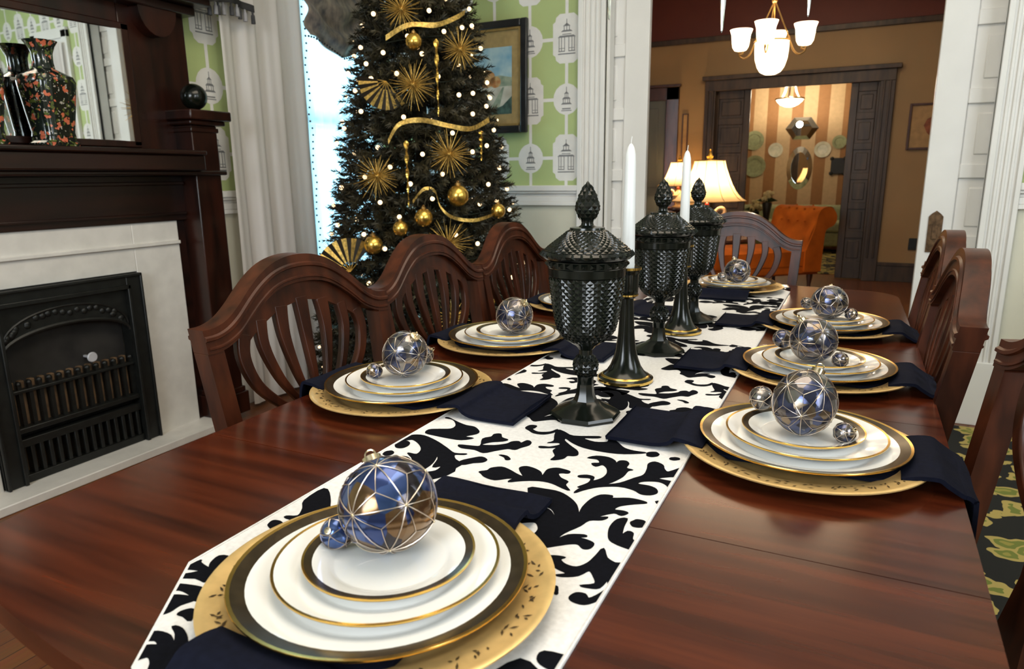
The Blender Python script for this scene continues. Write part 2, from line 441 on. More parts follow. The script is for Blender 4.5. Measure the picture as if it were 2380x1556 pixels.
BIG = [(.04, .125), (.062, .108), (.066, .088), (.08, .078), (.08, -.078), (.066, -.088), (.062, -.108), (.04, -.125)]
BIG = BIG + [(-x, y) for x, y in BIG[::-1]]
def pagoda_big():
    P = [rect(-.0018, .0018, .068, .098)]
    P += [[(-.022, .062), (.022, .062), (.012, .07), (0, .078), (-.012, .07)]]
    P += [rect(-.017, -.013, .04, .062), rect(.013, .017, .04, .062), rect(-.002, .002, .04, .062)]
    P += [[(-.034, .034), (.034, .034), (.022, .043), (-.022, .043)]]
    P += [rect(-.026, .026, .02, .024)]
    P += [[(-.052, .006), (.052, .006), (.04, .016), (-.04, .016)]]
    P += [rect(x - .002, x + .002, -.062, .006) for x in (-.044, -.03, -.012, .012, .03, .044)]
    P += [rect(-.048, -.01, -.066, -.061), rect(.01, .048, -.066, -.061), rect(-.05, .05, -.08, -.074), rect(-.044, -.014, -.05, -.047), rect(.014, .044, -.05, -.047)]
    return P
def pagoda_small():
    return [rect(-.0016, .0016, .03, .056), [(-.013, .024), (.013, .024), (0, .036)], rect(-.009, -.006, .006, .024), rect(.006, .009, .006, .024), rect(-.0015, .0015, .006, .024),
            [(-.022, 0), (.022, 0), (.014, .009), (-.014, .009)], rect(-.018, -.014, -.018, 0), rect(.014, .018, -.018, 0), rect(-.008, -.005, -.018, 0), rect(.005, .008, -.018, 0),
            [(-.028, -.024), (.028, -.024), (.02, -.016), (-.02, -.016)], rect(-.022, .022, -.046, -.04), rect(-.026, .026, -.054, -.05)]
def wallpaper(mb, F, u0, u1, v0, v1, uo, vo, holes=()):
    segs = [(u0, u1, v0, v1)]
    for h in holes:      # rectangular hole across: split in four
        ns = []
        for a, b, c, d in segs:
            ns += [q for q in ((a, h[0], c, d), (h[1], b, c, d), (h[0], h[1], c, h[2]), (h[0], h[1], h[3], d)) if q[1] > q[0] and q[3] > q[2]]
        segs = ns
    def put(poly, w, mi):
        for a, b, c, d in segs:
            p = clip(poly, a, b, c, d)
            if len(p) > 2: mb.flat(p, w, F, mi)
    for a, b, c, d in segs: mb.flat(rect(a, b, c, d), .0006, F, 0)
    DU, DV = .217, .31
    i0 = math.floor((u0 - uo) / DU) - 1; i1 = math.ceil((u1 - uo) / DU) + 1
    k0 = math.floor((v0 - vo) / DV) - 1; k1 = math.ceil((v1 - vo) / DV) + 1
    for i in range(i0, i1 + 1):
        u = uo + i * DU
        put(rect(u - .009, u + .009, v0, v1), .0011, 1)
    for k in range(k0, k1 + 1):
        v = vo + k * DV
        put(rect(u0, u1, v - .009, v + .009), .0012, 1)
        for i in range(i0, i1 + 1):
            u = uo + i * DU
            if u < u0 - .1 or u > u1 + .1 or v < v0 - .15 or v > v1 + .15: continue
            if (i + k) % 2 == 0:
                put([(u + x, v + y) for x, y in BIG], .0016, 1)
                for q in pagoda_big(): put([(u + x, v + y) for x, y in q], .0022, 2)
            else:
                put(circle(u, v, .078, 18, .082), .0016, 1)
                for q in pagoda_small(): put([(u + x * 1.15, v + y * 1.15) for x, y in q], .0022, 2)
WM = [W['green'], W['paperwhite'], W['ink'], W['cream'], W['tan'], W['redwall']]

# floors
mb = MB(); mb.box(-3.6, 2.4, -2.6, 12.3, -.05, 0); struct('floor', mb, W['floor'])
# dining walls
mb = MB()
mb.box(-2.82, -1.26, 3.695, 3.72, 0, 3.1, 3); mb.box(-1.26, .5, 3.695, 3.72, 2.45, 3.1, 3); mb.box(.5, 2.02, 3.695, 3.72, 0, 3.1, 3)
wallpaper(mb, FB, -2.80, -1.41, RAIL, 3.1, -1.486, 1.247)
wallpaper(mb, FB, .61, 2.0, RAIL, 3.1, .715, 1.247, holes=((.82, 1.36, .9, 2.4),))
struct('wall_back', mb, WM)
mb = MB()
mb.box(-2.82, -2.80, -2.42, 3.05, 0, 3.1, 3); mb.box(-2.82, -2.80, 3.62, 3.72, 0, 3.1, 3); mb.box(-2.82, -2.80, 3.05, 3.62, 0, .55, 3); mb.box(-2.82, -2.80, 3.05, 3.62, 2.35, 3.1, 3)
wallpaper(mb, FL, -2.4, 3.695, RAIL, 3.1, 2.46, 1.272 - .31 + .31, holes=((3.05, 3.62, 1.0, 2.35),))
struct('wall_left', mb, WM)
mb = MB(); mb.box(2.0, 2.02, -2.42, 3.72, 0, 3.1, 3); wallpaper(mb, FR, -3.69, 2.4, RAIL, 3.1, -3.5, 1.247); struct('wall_right', mb, WM)
mb = MB(); mb.box(-2.82, 2.02, -2.42, -2.40, 0, 3.1, 3); wallpaper(mb, FF, -2.0, 2.8, RAIL, 3.1, 0, 1.247); struct('wall_front', mb, WM)
mb = MB(); mb.box(-2.82, 2.02, -2.42, 3.9, 3.1, 3.14); struct('ceiling', mb, W['ceil'])
# chair rails + baseboards
def rail(mb, F, u0, u1):
    for z0, z1, d in ((1.066, 1.097, .034), (1.052, 1.066, .024), (1.006, 1.036, .016), (1.036, 1.052, .009), (.985, 1.006, .022)):
        mb.box(u0, u1, z0, z1, 0, d, 0, F)
def base(mb, F, u0, u1, h=.27):
    mb.box(u0, u1, 0, h - .05, 0, .018, 0, F); mb.box(u0, u1, h - .05, h, 0, .03, 0, F)
def panelling(mb, F, u0, u1, step=.55):
    n = max(1, round((u1 - u0) / step)); w = (u1 - u0) / n
    for i in range(n):
        a, b = u0 + i * w + .06, u0 + (i + 1) * w - .06
        for q in ((a, b, .34, .36), (a, b, .92, .94), (a, a + .02, .36, .92), (b - .02, b, .36, .92)): mb.box(q[0], q[1], q[2], q[3], 0, .008, 0, F)
k = 1
for F, spans in ((FB, ((-2.80, -1.41), (.61, 2.0))), (FL, ((2.345, 3.05), (-2.4, .86))), (FR, ((-3.69, 2.4),)), (FF, ((-2.0, 2.8),))):
    for a, b in spans:
        mb = MB(); rail(mb, F, a, b); struct('trim_%d' % k, mb, W['white'], .003); k += 1
side = {0: 'back', 1: 'left', 2: 'right', 3: 'front'}
for i, (F, spans) in enumerate(((FB, ((-2.80, -1.41), (.61, 2.0))), (FL, ((2.345, 3.69), (-2.4, .86))), (FR, ((-3.69, 2.4),)), (FF, ((-2.0, 2.8),)))):
    mb = MB()
    for a, b in spans: base(mb, F, a, b)
    struct('baseboard_' + side[i], mb, W['white'], .003)
# cased opening between the rooms
def casing(mb, F, u0, u1, z1):
    w = u1 - u0
    mb.box(u0, u1, 0, z1, 0, .022, 0, F)
    for a, b, d in ((0, .18, .036), (.26, .36, .03), (.45, .55, .03), (.64, .74, .03), (.84, 1, .036)): mb.box(u0 + a * w, u0 + b * w, 0, z1, 0, d, 0, F)
    mb.box(u0 - .004, u1 + .004, 0, .3, 0, .042, 0, F)
mb = MB(); casing(mb, FB, -1.41, -1.26, 2.45); struct('trim_%d' % k, mb, W['white'], .003); k += 1
mb = MB(); casing(mb, FB, .48, .61, 2.45); struct('trim_%d' % k, mb, W['white'], .003); k += 1
mb = MB(); mb.box(-1.41, .61, 2.45, 2.6, 0, .036, 0, FB); struct('trim_%d' % k, mb, W['white'], .003); k += 1
# jamb linings seen edge-on
mb = MB()
for y0, y1 in ((3.70, 3.77), (3.83, 3.90)):
    mb.box(-1.27, -1.245, y0, y1, 0, 2.45); mb.box(.487, .512, y0, y1, 0, 2.45)
struct('trim_%d' % k, mb, W['white'], .002); k += 1
# pocket doors
def pocket(name, x0, x1, lead, plate_label=None):
    """slab from x0 to x1, leading edge at LEAD; five stacked panels beside a wide lead stile"""
    d = bpy.data.objects.new(name, None); C.objects.link(d); d['kind'] = 'structure'
    s = 1 if lead == x0 else -1
    st0, st1 = lead, lead + s * .13
    p0, p1 = st1, st1 + s * .62
    mb = MB()
    lo = lambda a, b: (min(a, b), max(a, b))
    a, b = lo(st0, st1); mb.box(a, b, 3.78, 3.82, 0.01, 2.42)
    a, b = lo(p1, p1 + s * .12); mb.box(a, b, 3.78, 3.82, 0.01, 2.42)
    zs = [.26, .92 - .06, 1.117, 1.44, 1.765, 2.09, 2.36]
    rails = [(0.01, .2), (.45, .52), (.80, .86), (1.117, 1.18), (1.44, 1.503), (1.765, 1.828), (2.09, 2.15), (2.36, 2.42)]
    a, b = lo(p0, p1)
    for z0, z1 in rails: mb.box(a, b, 3.78, 3.82, z0, z1)
    mb.build('door_leaf', W['white'], d, .004)
    mb = MB(); mb.box(a, b, 3.794, 3.806, .01, 2.42)
    for (z0, z1), (z2, z3) in zip(rails, rails[1:]): mb.box(a + .045, b - .045, 3.788, 3.812, z1 + .04, z2 - .04)
    mb.build('door_panel', W['white'], d, .006)
    return d
dR = pocket('door_1', .26, 1.13, .26); dL = pocket('door_2', -1.93, -1.058, -1.058)
mb = MB()
mb.prism([(-.029, .0), (.029, .0), (.029, .165), (.018, .178), (0, .192), (-.018, .178), (-.029, .165)], 0, .006, frame((.3225, 3.78, .78), (1, 0, 0), (0, 0, 1)))
mb.box(-.012, .012, .06, .13, .006, .009, 0, frame((.3225, 3.78, .78), (1, 0, 0), (0, 0, 1)))
o = mb.build('door_handle', W['oldbrass'], dR, .002); o['label'] = 'dark bronze pull plate'

# window with sheers
w1 = bpy.data.objects.new('window_1', None); C.objects.link(w1); w1['kind'] = 'structure'
mb = MB()
for u0, u1, v0, v1 in ((3.0, 3.07, .5, 2.4), (3.60, 3.67, .5, 2.4), (3.07, 3.60, .5, .58), (3.07, 3.60, 2.32, 2.4), (3.07, 3.60, 1.45, 1.49)): mb.box(u0, u1, v0, v1, -.03, .02, 0, FL)
mb.build('window_frame', W['white'], w1, .003)
mb = MB(); mb.box(3.07, 3.60, .58, 2.32, -.014, -.010, 0, FL); mb.build('window_pane', pane_mat('window_pane'), w1)
w2 = bpy.data.objects.new('window_2', None); C.objects.link(w2); w2['kind'] = 'structure'
mb = MB()
for u0, u1, v0, v1 in ((.80, .88, .9, 2.4), (1.30, 1.38, .9, 2.4), (.80, 1.38, .86, .94), (.80, 1.38, 2.34, 2.42), (.88, 1.30, 1.62, 1.66)): mb.box(u0, u1, v0, v1, 0, .03, 0, FB)
mb.build('window_frame', W['white'], w2, .003)
mb = MB(); mb.box(.88, 1.30, .94, 2.34, .004, .01, 0, FB); mb.build('window_blind', W['white'], w2)
def pleat(F, u0, u1, v0, v1, w, amp, n, gather=0, nu=80, nv=14, drift=0):
    def fn(a, b):
        u = u0 + (u1 - u0) * a; v = v0 + (v1 - v0) * b
        g = 1 - gather * (1 - b)
        uu = (u0 + u1) / 2 + (u - (u0 + u1) / 2) * g + drift * (1 - b)
        ww = w + amp * math.sin(a * n * 2 * PI + .6 * math.sin(3 * b)) + amp * .35 * math.sin(a * n * 4.3 * PI + 1 + b)
        return F @ Vector((uu, v, ww))
    return fn
mb = MB(); mb.grid(pleat(FB, .84, 1.34, .95, 2.3, .05, .012, 7), 70, 6); tag(mb.build('curtain_panel', W['curtain']), 'white curtain hung over the window right of the doorway casing', 'curtain')

# ---- room beyond: oxblood frieze, tan wall, dark doors
mb = MB()
for a, b, c, d in ((-2.82, -1.26, 0, 3.2), (-1.26, .5, 2.45, 3.2), (.5, 2.22, 0, 3.2)): mb.box(a, b, 3.88, 3.90, c, d, 4)
struct('wall_parlour_near', mb, WM)
mb = MB(); mb.box(-3.42, -3.40, 3.88, 8.42, 0, 3.2, 4); mb.flat(rect(3.9, 8.4, 2.62, 3.2), .001, frame((-3.40, 0, 0), (0, 1, 0), (0, 0, 1)), 5); struct('wall_parlour_left', mb, WM)
mb = MB(); mb.box(2.2, 2.22, 3.88, 8.42, 0, 3.2, 4); mb.flat(rect(-8.4, -3.9, 2.62, 3.2), .001, frame((2.2, 0, 0), (0, -1, 0), (0, 0, 1)), 5); struct('wall_parlour_right', mb, WM)
mb = MB(); mb.box(-3.42, 2.22, 3.88, 8.6, 3.2, 3.24); struct('ceiling_parlour', mb, W['ceil'])
mb = MB()
mb.box(-3.42, -1.6, 8.4, 8.42, 0, 3.2, 4); mb.box(-1.6, .13, 8.4, 8.42, 2.1, 3.2, 4); mb.box(.13, 2.22, 8.4, 8.42, 0, 3.2, 4)
mb.flat(rect(-3.4, 2.2, 2.63, 3.2), .001, FFAR, 5)
struct('wall_parlour_far', mb, WM)
mb = MB(); mb.box(-3.4, 2.2, 2.585, 2.64, 0, .03, 0, FFAR); struct('trim_%d' % k, mb, W['darktrim'], .004); k += 1
# dark casing of the far opening
mb = MB()
mb.box(-1.68, -1.56, 0, 2.06, 0, .04, 0, FFAR); mb.box(.08, .22, 0, 2.06, 0, .04, 0, FFAR)
mb.box(-1.68, .22, 2.055, 2.17, 0, .045, 0, FFAR); mb.box(-1.71, .26, 2.17, 2.215, 0, .075, 0, FFAR)
for x in (-1.655, -1.6, .11, .165): mb.box(x, x + .018, .25, 2.06, .04, .055, 0, FFAR)
struct('trim_%d' % k, mb, W['darktrim'], .004); k += 1
def darkdoor(name, x0, x1):
    d = bpy.data.objects.new(name, None); C.objects.link(d); d['kind'] = 'structure'
    mb = MB(); st = .07
    mb.box(x0, x0 + st, 8.43, 8.47, .01, 2.06); mb.box(x1 - st, x1, 8.43, 8.47, .01, 2.06)
    zs = [.01, .30, .62, .94, 1.26, 1.58, 1.92]
    rl = [(.01, .2), (.45, .52), (.76, .83), (1.07, 1.14), (1.38, 1.45), (1.69, 1.76), (1.97, 2.06)]
    for a, b in rl: mb.box(x0 + st, x1 - st, 8.43, 8.47, a, b)
    mb.build('door_leaf', W['darktrim'], d, .004)
    mb = MB(); mb.box(x0 + st, x1 - st, 8.445, 8.455, .01, 2.06)
    for (a, b), (c, e) in zip(rl, rl[1:]): mb.box(x0 + st + .03, x1 - st - .03, 8.438, 8.46, b + .03, c - .03)
    mb.build('door_panel', W['darktrim'], d, .005)
darkdoor('door_3', -1.6, -1.19); darkdoor('door_4', -.185, .13)
# left doorway of the far wall
mb = MB()
mb.box(-2.12, -1.975, 0, 2.13, 0, .035, 0, FFAR); mb.box(-3.0, -1.975, 1.99, 2.13, 0, .035, 0, FFAR); mb.box(-3.02, -1.955, 2.13, 2.16, 0, .06, 0, FFAR); mb.box(-3.0, -2.87, 0, 2.13, 0, .035, 0, FFAR)
struct('trim_%d' % k, mb, W['browntrim'], .004); k += 1
d5 = bpy.data.objects.new('door_5', None); C.objects.link(d5); d5['kind'] = 'structure'
mb = MB(); mb.box(-2.87, -2.12, .01, 1.99, .002, .012, 0, FFAR); mb.build('door_leaf', W['greydoor'], d5)
mb = MB()
for a, b, c, d in ((-2.78, -2.21, .2, .9), (-2.78, -2.21, 1.0, 1.9)): mb.box(a, b, c, d, .012, .02, 0, FFAR)
mb.build('door_panel', W['greydoor'], d5, .004)
mb = MB()
for a, b in ((-3.4, -3.0), (-1.975, -1.68), (.22, 2.2)):
    mb.box(a, b, 0, .17, 0, .02, 0, FFAR); mb.box(a, b, .17, .205, 0, .03, 0, FFAR)
struct('baseboard_parlour', mb, W['darktrim'], .003)
# ---- last room: striped wall
mb = MB(); mb.box(-3.6, 2.4, 12.0, 12.02, 0, 3.1, 0)
x = -3.243
i = 0
while x < 2.4:
    mb.flat(rect(x, x + .165, 0, 3.1), .001, FLAST, 1); x += .363; i += 1
struct('wall_far', mb, [W['stripe1'], W['stripe2']])
mb = MB(); mb.box(-3.6, -3.58, 8.42, 12, 0, 3.1); struct('wall_far_left', mb, W['stripe1'])
mb = MB(); mb.box(2.38, 2.4, 8.42, 12, 0, 3.1); struct('wall_far_right', mb, W['stripe1'])
mb = MB(); mb.box(-3.6, 2.4, 8.6, 12, 3.1, 3.14); struct('ceiling_far', mb, W['ceil'])
# rugs
mb = MB(); mb.box(-1.15, 1.5, -.9, 3.6, 0, .008); tag(mb.build('rug', W['rug'], None, .003), 'black rug with yellow and green leaf pattern under the dining table', 'rug')
mb = MB(); mb.box(-1.9, 1.2, 8.75, 11.6, 0, .01); tag(mb.build('rug', W['rug'], None, .003), 'dim patterned rug on the floor beyond the dark doors', 'rug')
# ================================================================== MANTEL
t = thing('fireplace_mantel', 'dark mahogany fireplace mantel with mirror, columns and cream painted surround', 'mantel', (-2.80, 1.606, 0))
mx = lambda w, y0, y1, z0, z1, w0=.002: (w0, w, y0 - 1.606, y1 - 1.606, z0, z1)
mb = MB()   # painted brick surround with opening
for y0, y1, z0, z1 in ((1.06, 1.285, 0, .975), (1.927, 2.15, 0, .975), (1.285, 1.927, .772, .975)): mb.box(*mx(.06, y0, y1, z0, z1))
mb.box(*mx(.072, 1.06, 2.15, .872, .888)); 
mb.build('surround', W['surround'], t, .003)
mb = MB(); mb.box(*mx(.20, 1.0, 2.19, 0, .035)); mb.build('hearth_slab', W['surround'], t, .004)
for s in (-1, 1):
    yc = 1.606 + s * .655
    mb = MB()
    mb.box(*mx(.165, yc - .068, yc + .068, .16, 1.385))
    mb.box(*mx(.185, yc - .085, yc + .085, .036, .14)); mb.box(*mx(.175, yc - .076, yc + .076, .14, .165))
    mb.box(*mx(.172, yc - .074, yc + .074, 1.355, 1.375))
    mb.build('column', W['mantel'], t, .004)
    mb = MB()
    mb.box(*mx(.19, yc - .09, yc + .1, 1.385, 1.405)); mb.box(*mx(.215, yc - .105, yc + .115, 1.405, 1.447))
    mb.build('column_cap', W['mantel'], t, .006)
mb = MB()
mb.box(*mx(.05, .86, 1.06, .0, .975)); mb.box(*mx(.05, 2.15, 2.345, 0, .975)); mb.box(*mx(.07, .86, 2.345, .975, 1.17))
mb.box(*mx(.085, 1.03, 2.19, 1.0, 1.012)); mb.box(*mx(.085, 1.03, 2.19, 1.13, 1.145))
mb.build('frieze', W['mantelh'], t, .003)
mb = MB(); mb.box(*mx(.19, .86, 2.345, 1.17, 1.19)); mb.box(*mx(.215, .86, 2.21, 1.19, 1.255)); mb.box(*mx(.23, .86, 2.21, 1.255, 1.275)); mb.build('shelf', W['mantelh'], t, .006)
mb = MB()   # overmantel frame round the mirror
mb.box(*mx(.06, .94, 1.23, 1.275, 1.9)); mb.box(*mx(.06, 1.985, 2.30, 1.275, 1.9)); mb.box(*mx(.06, 1.23, 1.985, 1.745, 1.9)); mb.box(*mx(.06, 1.23, 1.985, 1.275, 1.305))
mb.box(*mx(.012, .94, 2.30, 1.275, 1.9))
for q in ((1.2, 1.235, 1.29, 1.77), (1.98, 2.015, 1.29, 1.77), (1.2, 2.015, 1.742, 1.772), (1.2, 2.015, 1.285, 1.312)): mb.box(*mx(.078, *q))
mb.build('overmantel', W['mantel'], t, .004)
mb = MB(); Fm = T(.064, 0, 1.525) @ RZ(math.radians(-2.2))
mb.box(-.004, .0, -.377, .377, -.215, .22, 0, Fm); mb.build('mirror', W['mirror'], t)
mb = MB()
mb.box(*mx(.13, .93, 2.31, 1.845, 1.88)); mb.box(*mx(.2, .9, 2.335, 1.88, 1.91)); mb.box(*mx(.24, .87, 2.365, 1.91, 1.98)); mb.box(*mx(.27, .85, 2.385, 1.98, 2.02))
mb.build('cornice', W['mantelh'], t, .005)
for yc in (1.084, 2.128):
    mb = MB()
    pts = [(.09 * math.cos(a), -.11 * math.sin(a)) for a in [PI * k / 12 for k in range(13)]]
    mb.prism(pts, .06, .12, T(0, yc - 1.606, 1.845) @ Matrix(((0, 0, 1, 0), (1, 0, 0, 0), (0, 1, 0, 0), (0, 0, 0, 1))))
    mb.build('corbel', W['mantel'], t, .006)

ins = thing('fireplace_insert', 'black cast iron fireplace insert with upright grate bars inside the cream surround', 'fireplace', (-2.74, 1.606, .036))
mb = MB(); h0 = .734
for y0, y1, z0, z1 in ((-.319, -.25, 0, h0), (.25, .319, 0, h0), (-.25, .25, .68, h0)): mb.box(-.05, .022, y0, y1, z0, z1)
for y0, y1, z0, z1 in ((-.262, -.248, 0, .69), (.248, .262, 0, .69), (-.262, .262, .672, .69), (-.319, -.309, 0, h0), (.309, .319, 0, h0), (-.319, .319, h0 - .012, h0)): mb.box(.01, .032, y0, y1, z0, z1)
mb.build('iron_frame', W['black_iron'], ins, .003)
mb = MB()   # hood with relief arch
arch = [(-.25, .50), (-.25, .68), (.25, .68), (.25, .50)] + [(.25 * math.cos(a), .50 + .075 * math.sin(a)) for a in [PI * k / 14 for k in range(1, 14)]]
Fi = Matrix(((0, 0, 1, 0), (1, 0, 0, 0), (0, 1, 0, 0), (0, 0, 0, 1)))
mb.prism(arch, -.03, .004, Fi)
rnd = random.Random(3)
for k in range(26):
    a = PI * (k + .5) / 26; rr = .215 + rnd.uniform(-.01, .03)
    mb.sphere((.006, rr * math.cos(a) * 1.0, .535 + .085 * math.sin(a) + rnd.uniform(-.006, .01)), .012, 8, 6, 0, None, (.5, 1, 1))
mb.tube([(.006, .25 * math.cos(PI * k / 20), .50 + .078 * math.sin(PI * k / 20)) for k in range(21)], .008, 6)
mb.tube([(.006, .245 * math.cos(PI * k / 20), .53 + .115 * math.sin(PI * k / 20)) for k in range(21)], .005, 6)
mb.build('hood', W['black_iron'], ins)
mb = MB(); mb.box(-.058, -.05, -.25, .25, 0, .7); mb.box(-.055, -.02, -.25, -.235, 0, .6); mb.build('firebox', W['soot'], ins)
mb = MB()
for k in range(13): 
    y = -.225 + k * .0375; mb.box(-.052, -.03, y - .008, y + .012, .21, .385)
mb.build('clay_radiant', W['radiant'], ins, .003)
for k in range(14):
    y = -.245 + k * .0375
    mb = MB(); mb.box(-.02, -.004, y - .007, y + .007, .2, .375); mb.sphere((-.012, y, .378), .011, 8, 6); mb.build('grate_bar', W['black_iron'], ins)
mb = MB(); mb.box(-.03, .012, -.25, .25, .195, .215); mb.box(-.03, .004, -.25, .25, .345, .358); mb.build('grate_rail', W['black_iron'], ins, .003)
mb = MB()
mb.box(-.04, .008, -.25, .25, .0, .03); mb.box(-.04, .008, -.25, .25, .14, .17)
for k in range(15):
    y = -.235 + k * .0335; mb.box(-.03, .004, y - .008, y + .006, .03, .14)
mb.build('lower_grille', W['black_iron'], ins, .002)
mb = MB(); mb.box(-.048, -.04, -.24, .24, .03, .14); mb.build('ash_plate', W['radiant'], ins)
mb = MB(); mb.lathe([(0, -.002), (.02, -.002), (.021, .002), (.018, .006), (0, .006)], 20, 0, T(.0, .075, .418) @ RY(PI / 2)); mb.box(-.05, 0, .070, .080, .414, .422); mb.build('disc', W['disc'], ins)

# black glass ball on the column cap
tag(MB().sphere((0, 0, .055), .055, 24, 16).build('ornament_ball', W['glass'], None, loc=(-2.635, 2.225, 1.447)), 'shiny black glass ball on top of the mantel column', 'ball')
# floral vases
def floral_mat():
    m = bpy.data.materials.new('floral_glaze'); m.use_nodes = True
    nt = m.node_tree; nd = nt.nodes; ln = nt.links; b = nd['Principled BSDF']
    tc0 = nd.new('ShaderNodeTexCoord'); wz = nd.new('ShaderNodeTexNoise'); wz.inputs['Scale'].default_value = 55; tc = nd.new('ShaderNodeMixRGB'); tc.inputs[0].default_value = .035
    ln.new(tc0.outputs['Object'], wz.inputs['Vector']); ln.new(tc0.outputs['Object'], tc.inputs[1]); ln.new(wz.outputs['Color'], tc.inputs[2])
    vo = nd.new('ShaderNodeTexVoronoi'); vo.inputs['Scale'].default_value = 34
    rp = nd.new('ShaderNodeValToRGB'); rp.color_ramp.interpolation = 'CONSTANT'
    rp.color_ramp.elements[0].color = (.62, .17, .09, 1); rp.color_ramp.elements[1].position = .34; rp.color_ramp.elements[1].color = (.012, .018, .014, 1)
    v2 = nd.new('ShaderNodeTexVoronoi'); v2.inputs['Scale'].default_value = 60
    r2 = nd.new('ShaderNodeValToRGB'); r2.color_ramp.interpolation = 'CONSTANT'
    r2.color_ramp.elements[0].color = (.45, .42, .36, 1); r2.color_ramp.elements[1].position = .22; r2.color_ramp.elements[1].color = (0, 0, 0, 1)
    v3 = nd.new('ShaderNodeTexVoronoi'); v3.inputs['Scale'].default_value = 45
    r3 = nd.new('ShaderNodeValToRGB'); r3.color_ramp.interpolation = 'CONSTANT'
    r3.color_ramp.elements[0].color = (.10, .13, .03, 1); r3.color_ramp.elements[1].position = .33; r3.color_ramp.elements[1].color = (0, 0, 0, 1)
    a1 = nd.new('ShaderNodeMixRGB'); a1.blend_type = 'LIGHTEN'; a1.inputs[0].default_value = 1
    a2 = nd.new('ShaderNodeMixRGB'); a2.blend_type = 'LIGHTEN'; a2.inputs[0].default_value = 1
    for v, r in ((vo, rp), (v2, r2), (v3, r3)):
        ln.new(tc.outputs[0], v.inputs['Vector']); ln.new(v.outputs['Distance'], r.inputs[0])
    ln.new(rp.outputs[0], a1.inputs[1]); ln.new(r2.outputs[0], a1.inputs[2]); ln.new(a1.outputs[0], a2.inputs[1]); ln.new(r3.outputs[0], a2.inputs[2])
    ln.new(a2.outputs[0], b.inputs['Base Color']); b.inputs['Roughness'].default_value = .15; b.inputs['Coat Weight'].default_value = .4
    return m
W['floral'] = floral_mat()
def vase(loc, rz, label):
    t = thing('vase', label, 'vase', loc, rz, 'black floral vases on the mantel shelf')
    def sq(p):      # rounded square section
        prof, n = p, 40
        vs = []
        for r, z, k in prof:
            for q in range(n):
                a = 2 * PI * q / n
                c, s = math.cos(a), math.sin(a)
                m = (abs(c) ** k + abs(s) ** k) ** (-1 / k)
                vs.append((r * m * c, r * m * s, z))
        fs = []
        for i in range(len(prof) - 1):
            for q in range(n): fs.append((i * n + q, i * n + (q + 1) % n, (i + 1) * n + (q + 1) % n, (i + 1) * n + q))
        fs.append(tuple(range(n - 1, -1, -1)))
        return MB().add(vs, fs)
    sq([(.056, .035, 6), (.054, .05, 6), (.063, .12, 6), (.072, .20, 6), (.074, .225, 6), (.070, .243, 5), (.052, .257, 3), (.036, .268, 2), (.033, .29, 2), (.034, .32, 2), (.043, .345, 2), (.054, .362, 2), (.050, .362, 2), (.03, .33, 2)]).build('body', W['floral'], t)
    sq([(.062, 0, 6), (.064, .012, 6), (.056, .02, 6), (.056, .034, 6), (.03, .036, 6)]).build('foot', W['floral'], t)
    return t
vase((-2.655, 1.612, 1.275), math.radians(8), 'black square vase with coral flowers and flared neck in front of the mantel mirror')
vase((-2.655, 1.375, 1.275), math.radians(-6), 'black floral vase at the photo edge, left of the other mantel vase')

# ================================================================== WINDOW DRESSING
mb = MB(); mb.grid(pleat(FL, 2.46, 3.03, .02, 2.5, .09, .02, 3.6, gather=-.02), 110, 14)
cp = tag(mb.build('curtain_panel', W['curtain']), 'long white curtain panel hanging left of the christmas tree', 'curtain')
mb = MB()
for k in range(60):
    z = .05 + k * .036
    mb.sphere(FL @ Vector((3.035 + .004 * math.sin(k * 1.7), z, .09 + .008 * math.sin(k * .9))), .0055, 6, 5)
o = mb.build('pompom_trim', W['fringe'], cp); o['label'] = 'tiny dark pompom edging'
mb = MB(); mb.grid(pleat(FL, 3.0, 3.66, .28, 2.4, .055, .007, 9), 110, 10)
tag(mb.build('sheer_curtain', W['sheer']), 'glowing sheer curtain over the window beside the tree', 'curtain')
sw = thing('swag_valance', 'dark brown patterned swag valance gathered across the window top', 'valance', (-2.80, 3.3, 1.8))
low = [(3.02, 1.885), (3.06, 1.885), (3.16, 1.86), (3.30, 1.81), (3.38, 1.83), (3.46, 1.868), (3.54, 1.84), (3.62, 1.80), (3.68, 1.78)]
def lowz(u):
    for (a, za), (b, zb) in zip(low, low[1:]):
        if u <= b: return za + (zb - za) * max(0, (u - a)) / (b - a)
    return low[-1][1]
def swf(a, b):
    u = 3.02 + .66 * a; z0 = lowz(u); v = z0 + (2.45 - z0) * b
    return (.13 + .022 * math.sin(b * 26 + 5 * math.sin(a * 3.1 + .4)) * (1 - .5 * b) + .01 * math.sin(a * 19), u - 3.3, v - 1.8)
MB().slab(swf, 60, 60, lambda a, b: (-.01, 0, 0)).build('swag', W['swag'], sw)
mb = MB()
for k in range(34):
    u = 3.02 + .66 * k / 33; z0 = lowz(u)
    mb.sphere((.13, u - 3.3, z0 - 1.805), .006, 6, 5)
mb.build('fringe', W['fringe'], sw)
jb = thing('scalloped_valance', 'white scalloped valance with black tassels above the curtain beside the mantel', 'valance', (-2.66, 2.50, 1.86))
def jl(u): return .035 + .03 * abs(math.sin((u + .16) * 9.5))
def jf(a, b):
    u = -.14 + .27 * a; z0 = jl(u) + .04
    return (.012 * math.sin(a * 14), u, z0 + (.42 - z0) * b)
MB().slab(jf, 36, 8, lambda a, b: (-.006, 0, 0)).build('cloth', W['curtain'], jb)
mb = MB(); mb.slab(lambda a, b: (.004 + .012 * math.sin(a * 14), -.14 + .27 * a, jl(-.14 + .27 * a) + .012 + .03 * b), 36, 2, lambda a, b: (-.008, 0, 0)); mb.build('border', W['fringe'], jb)
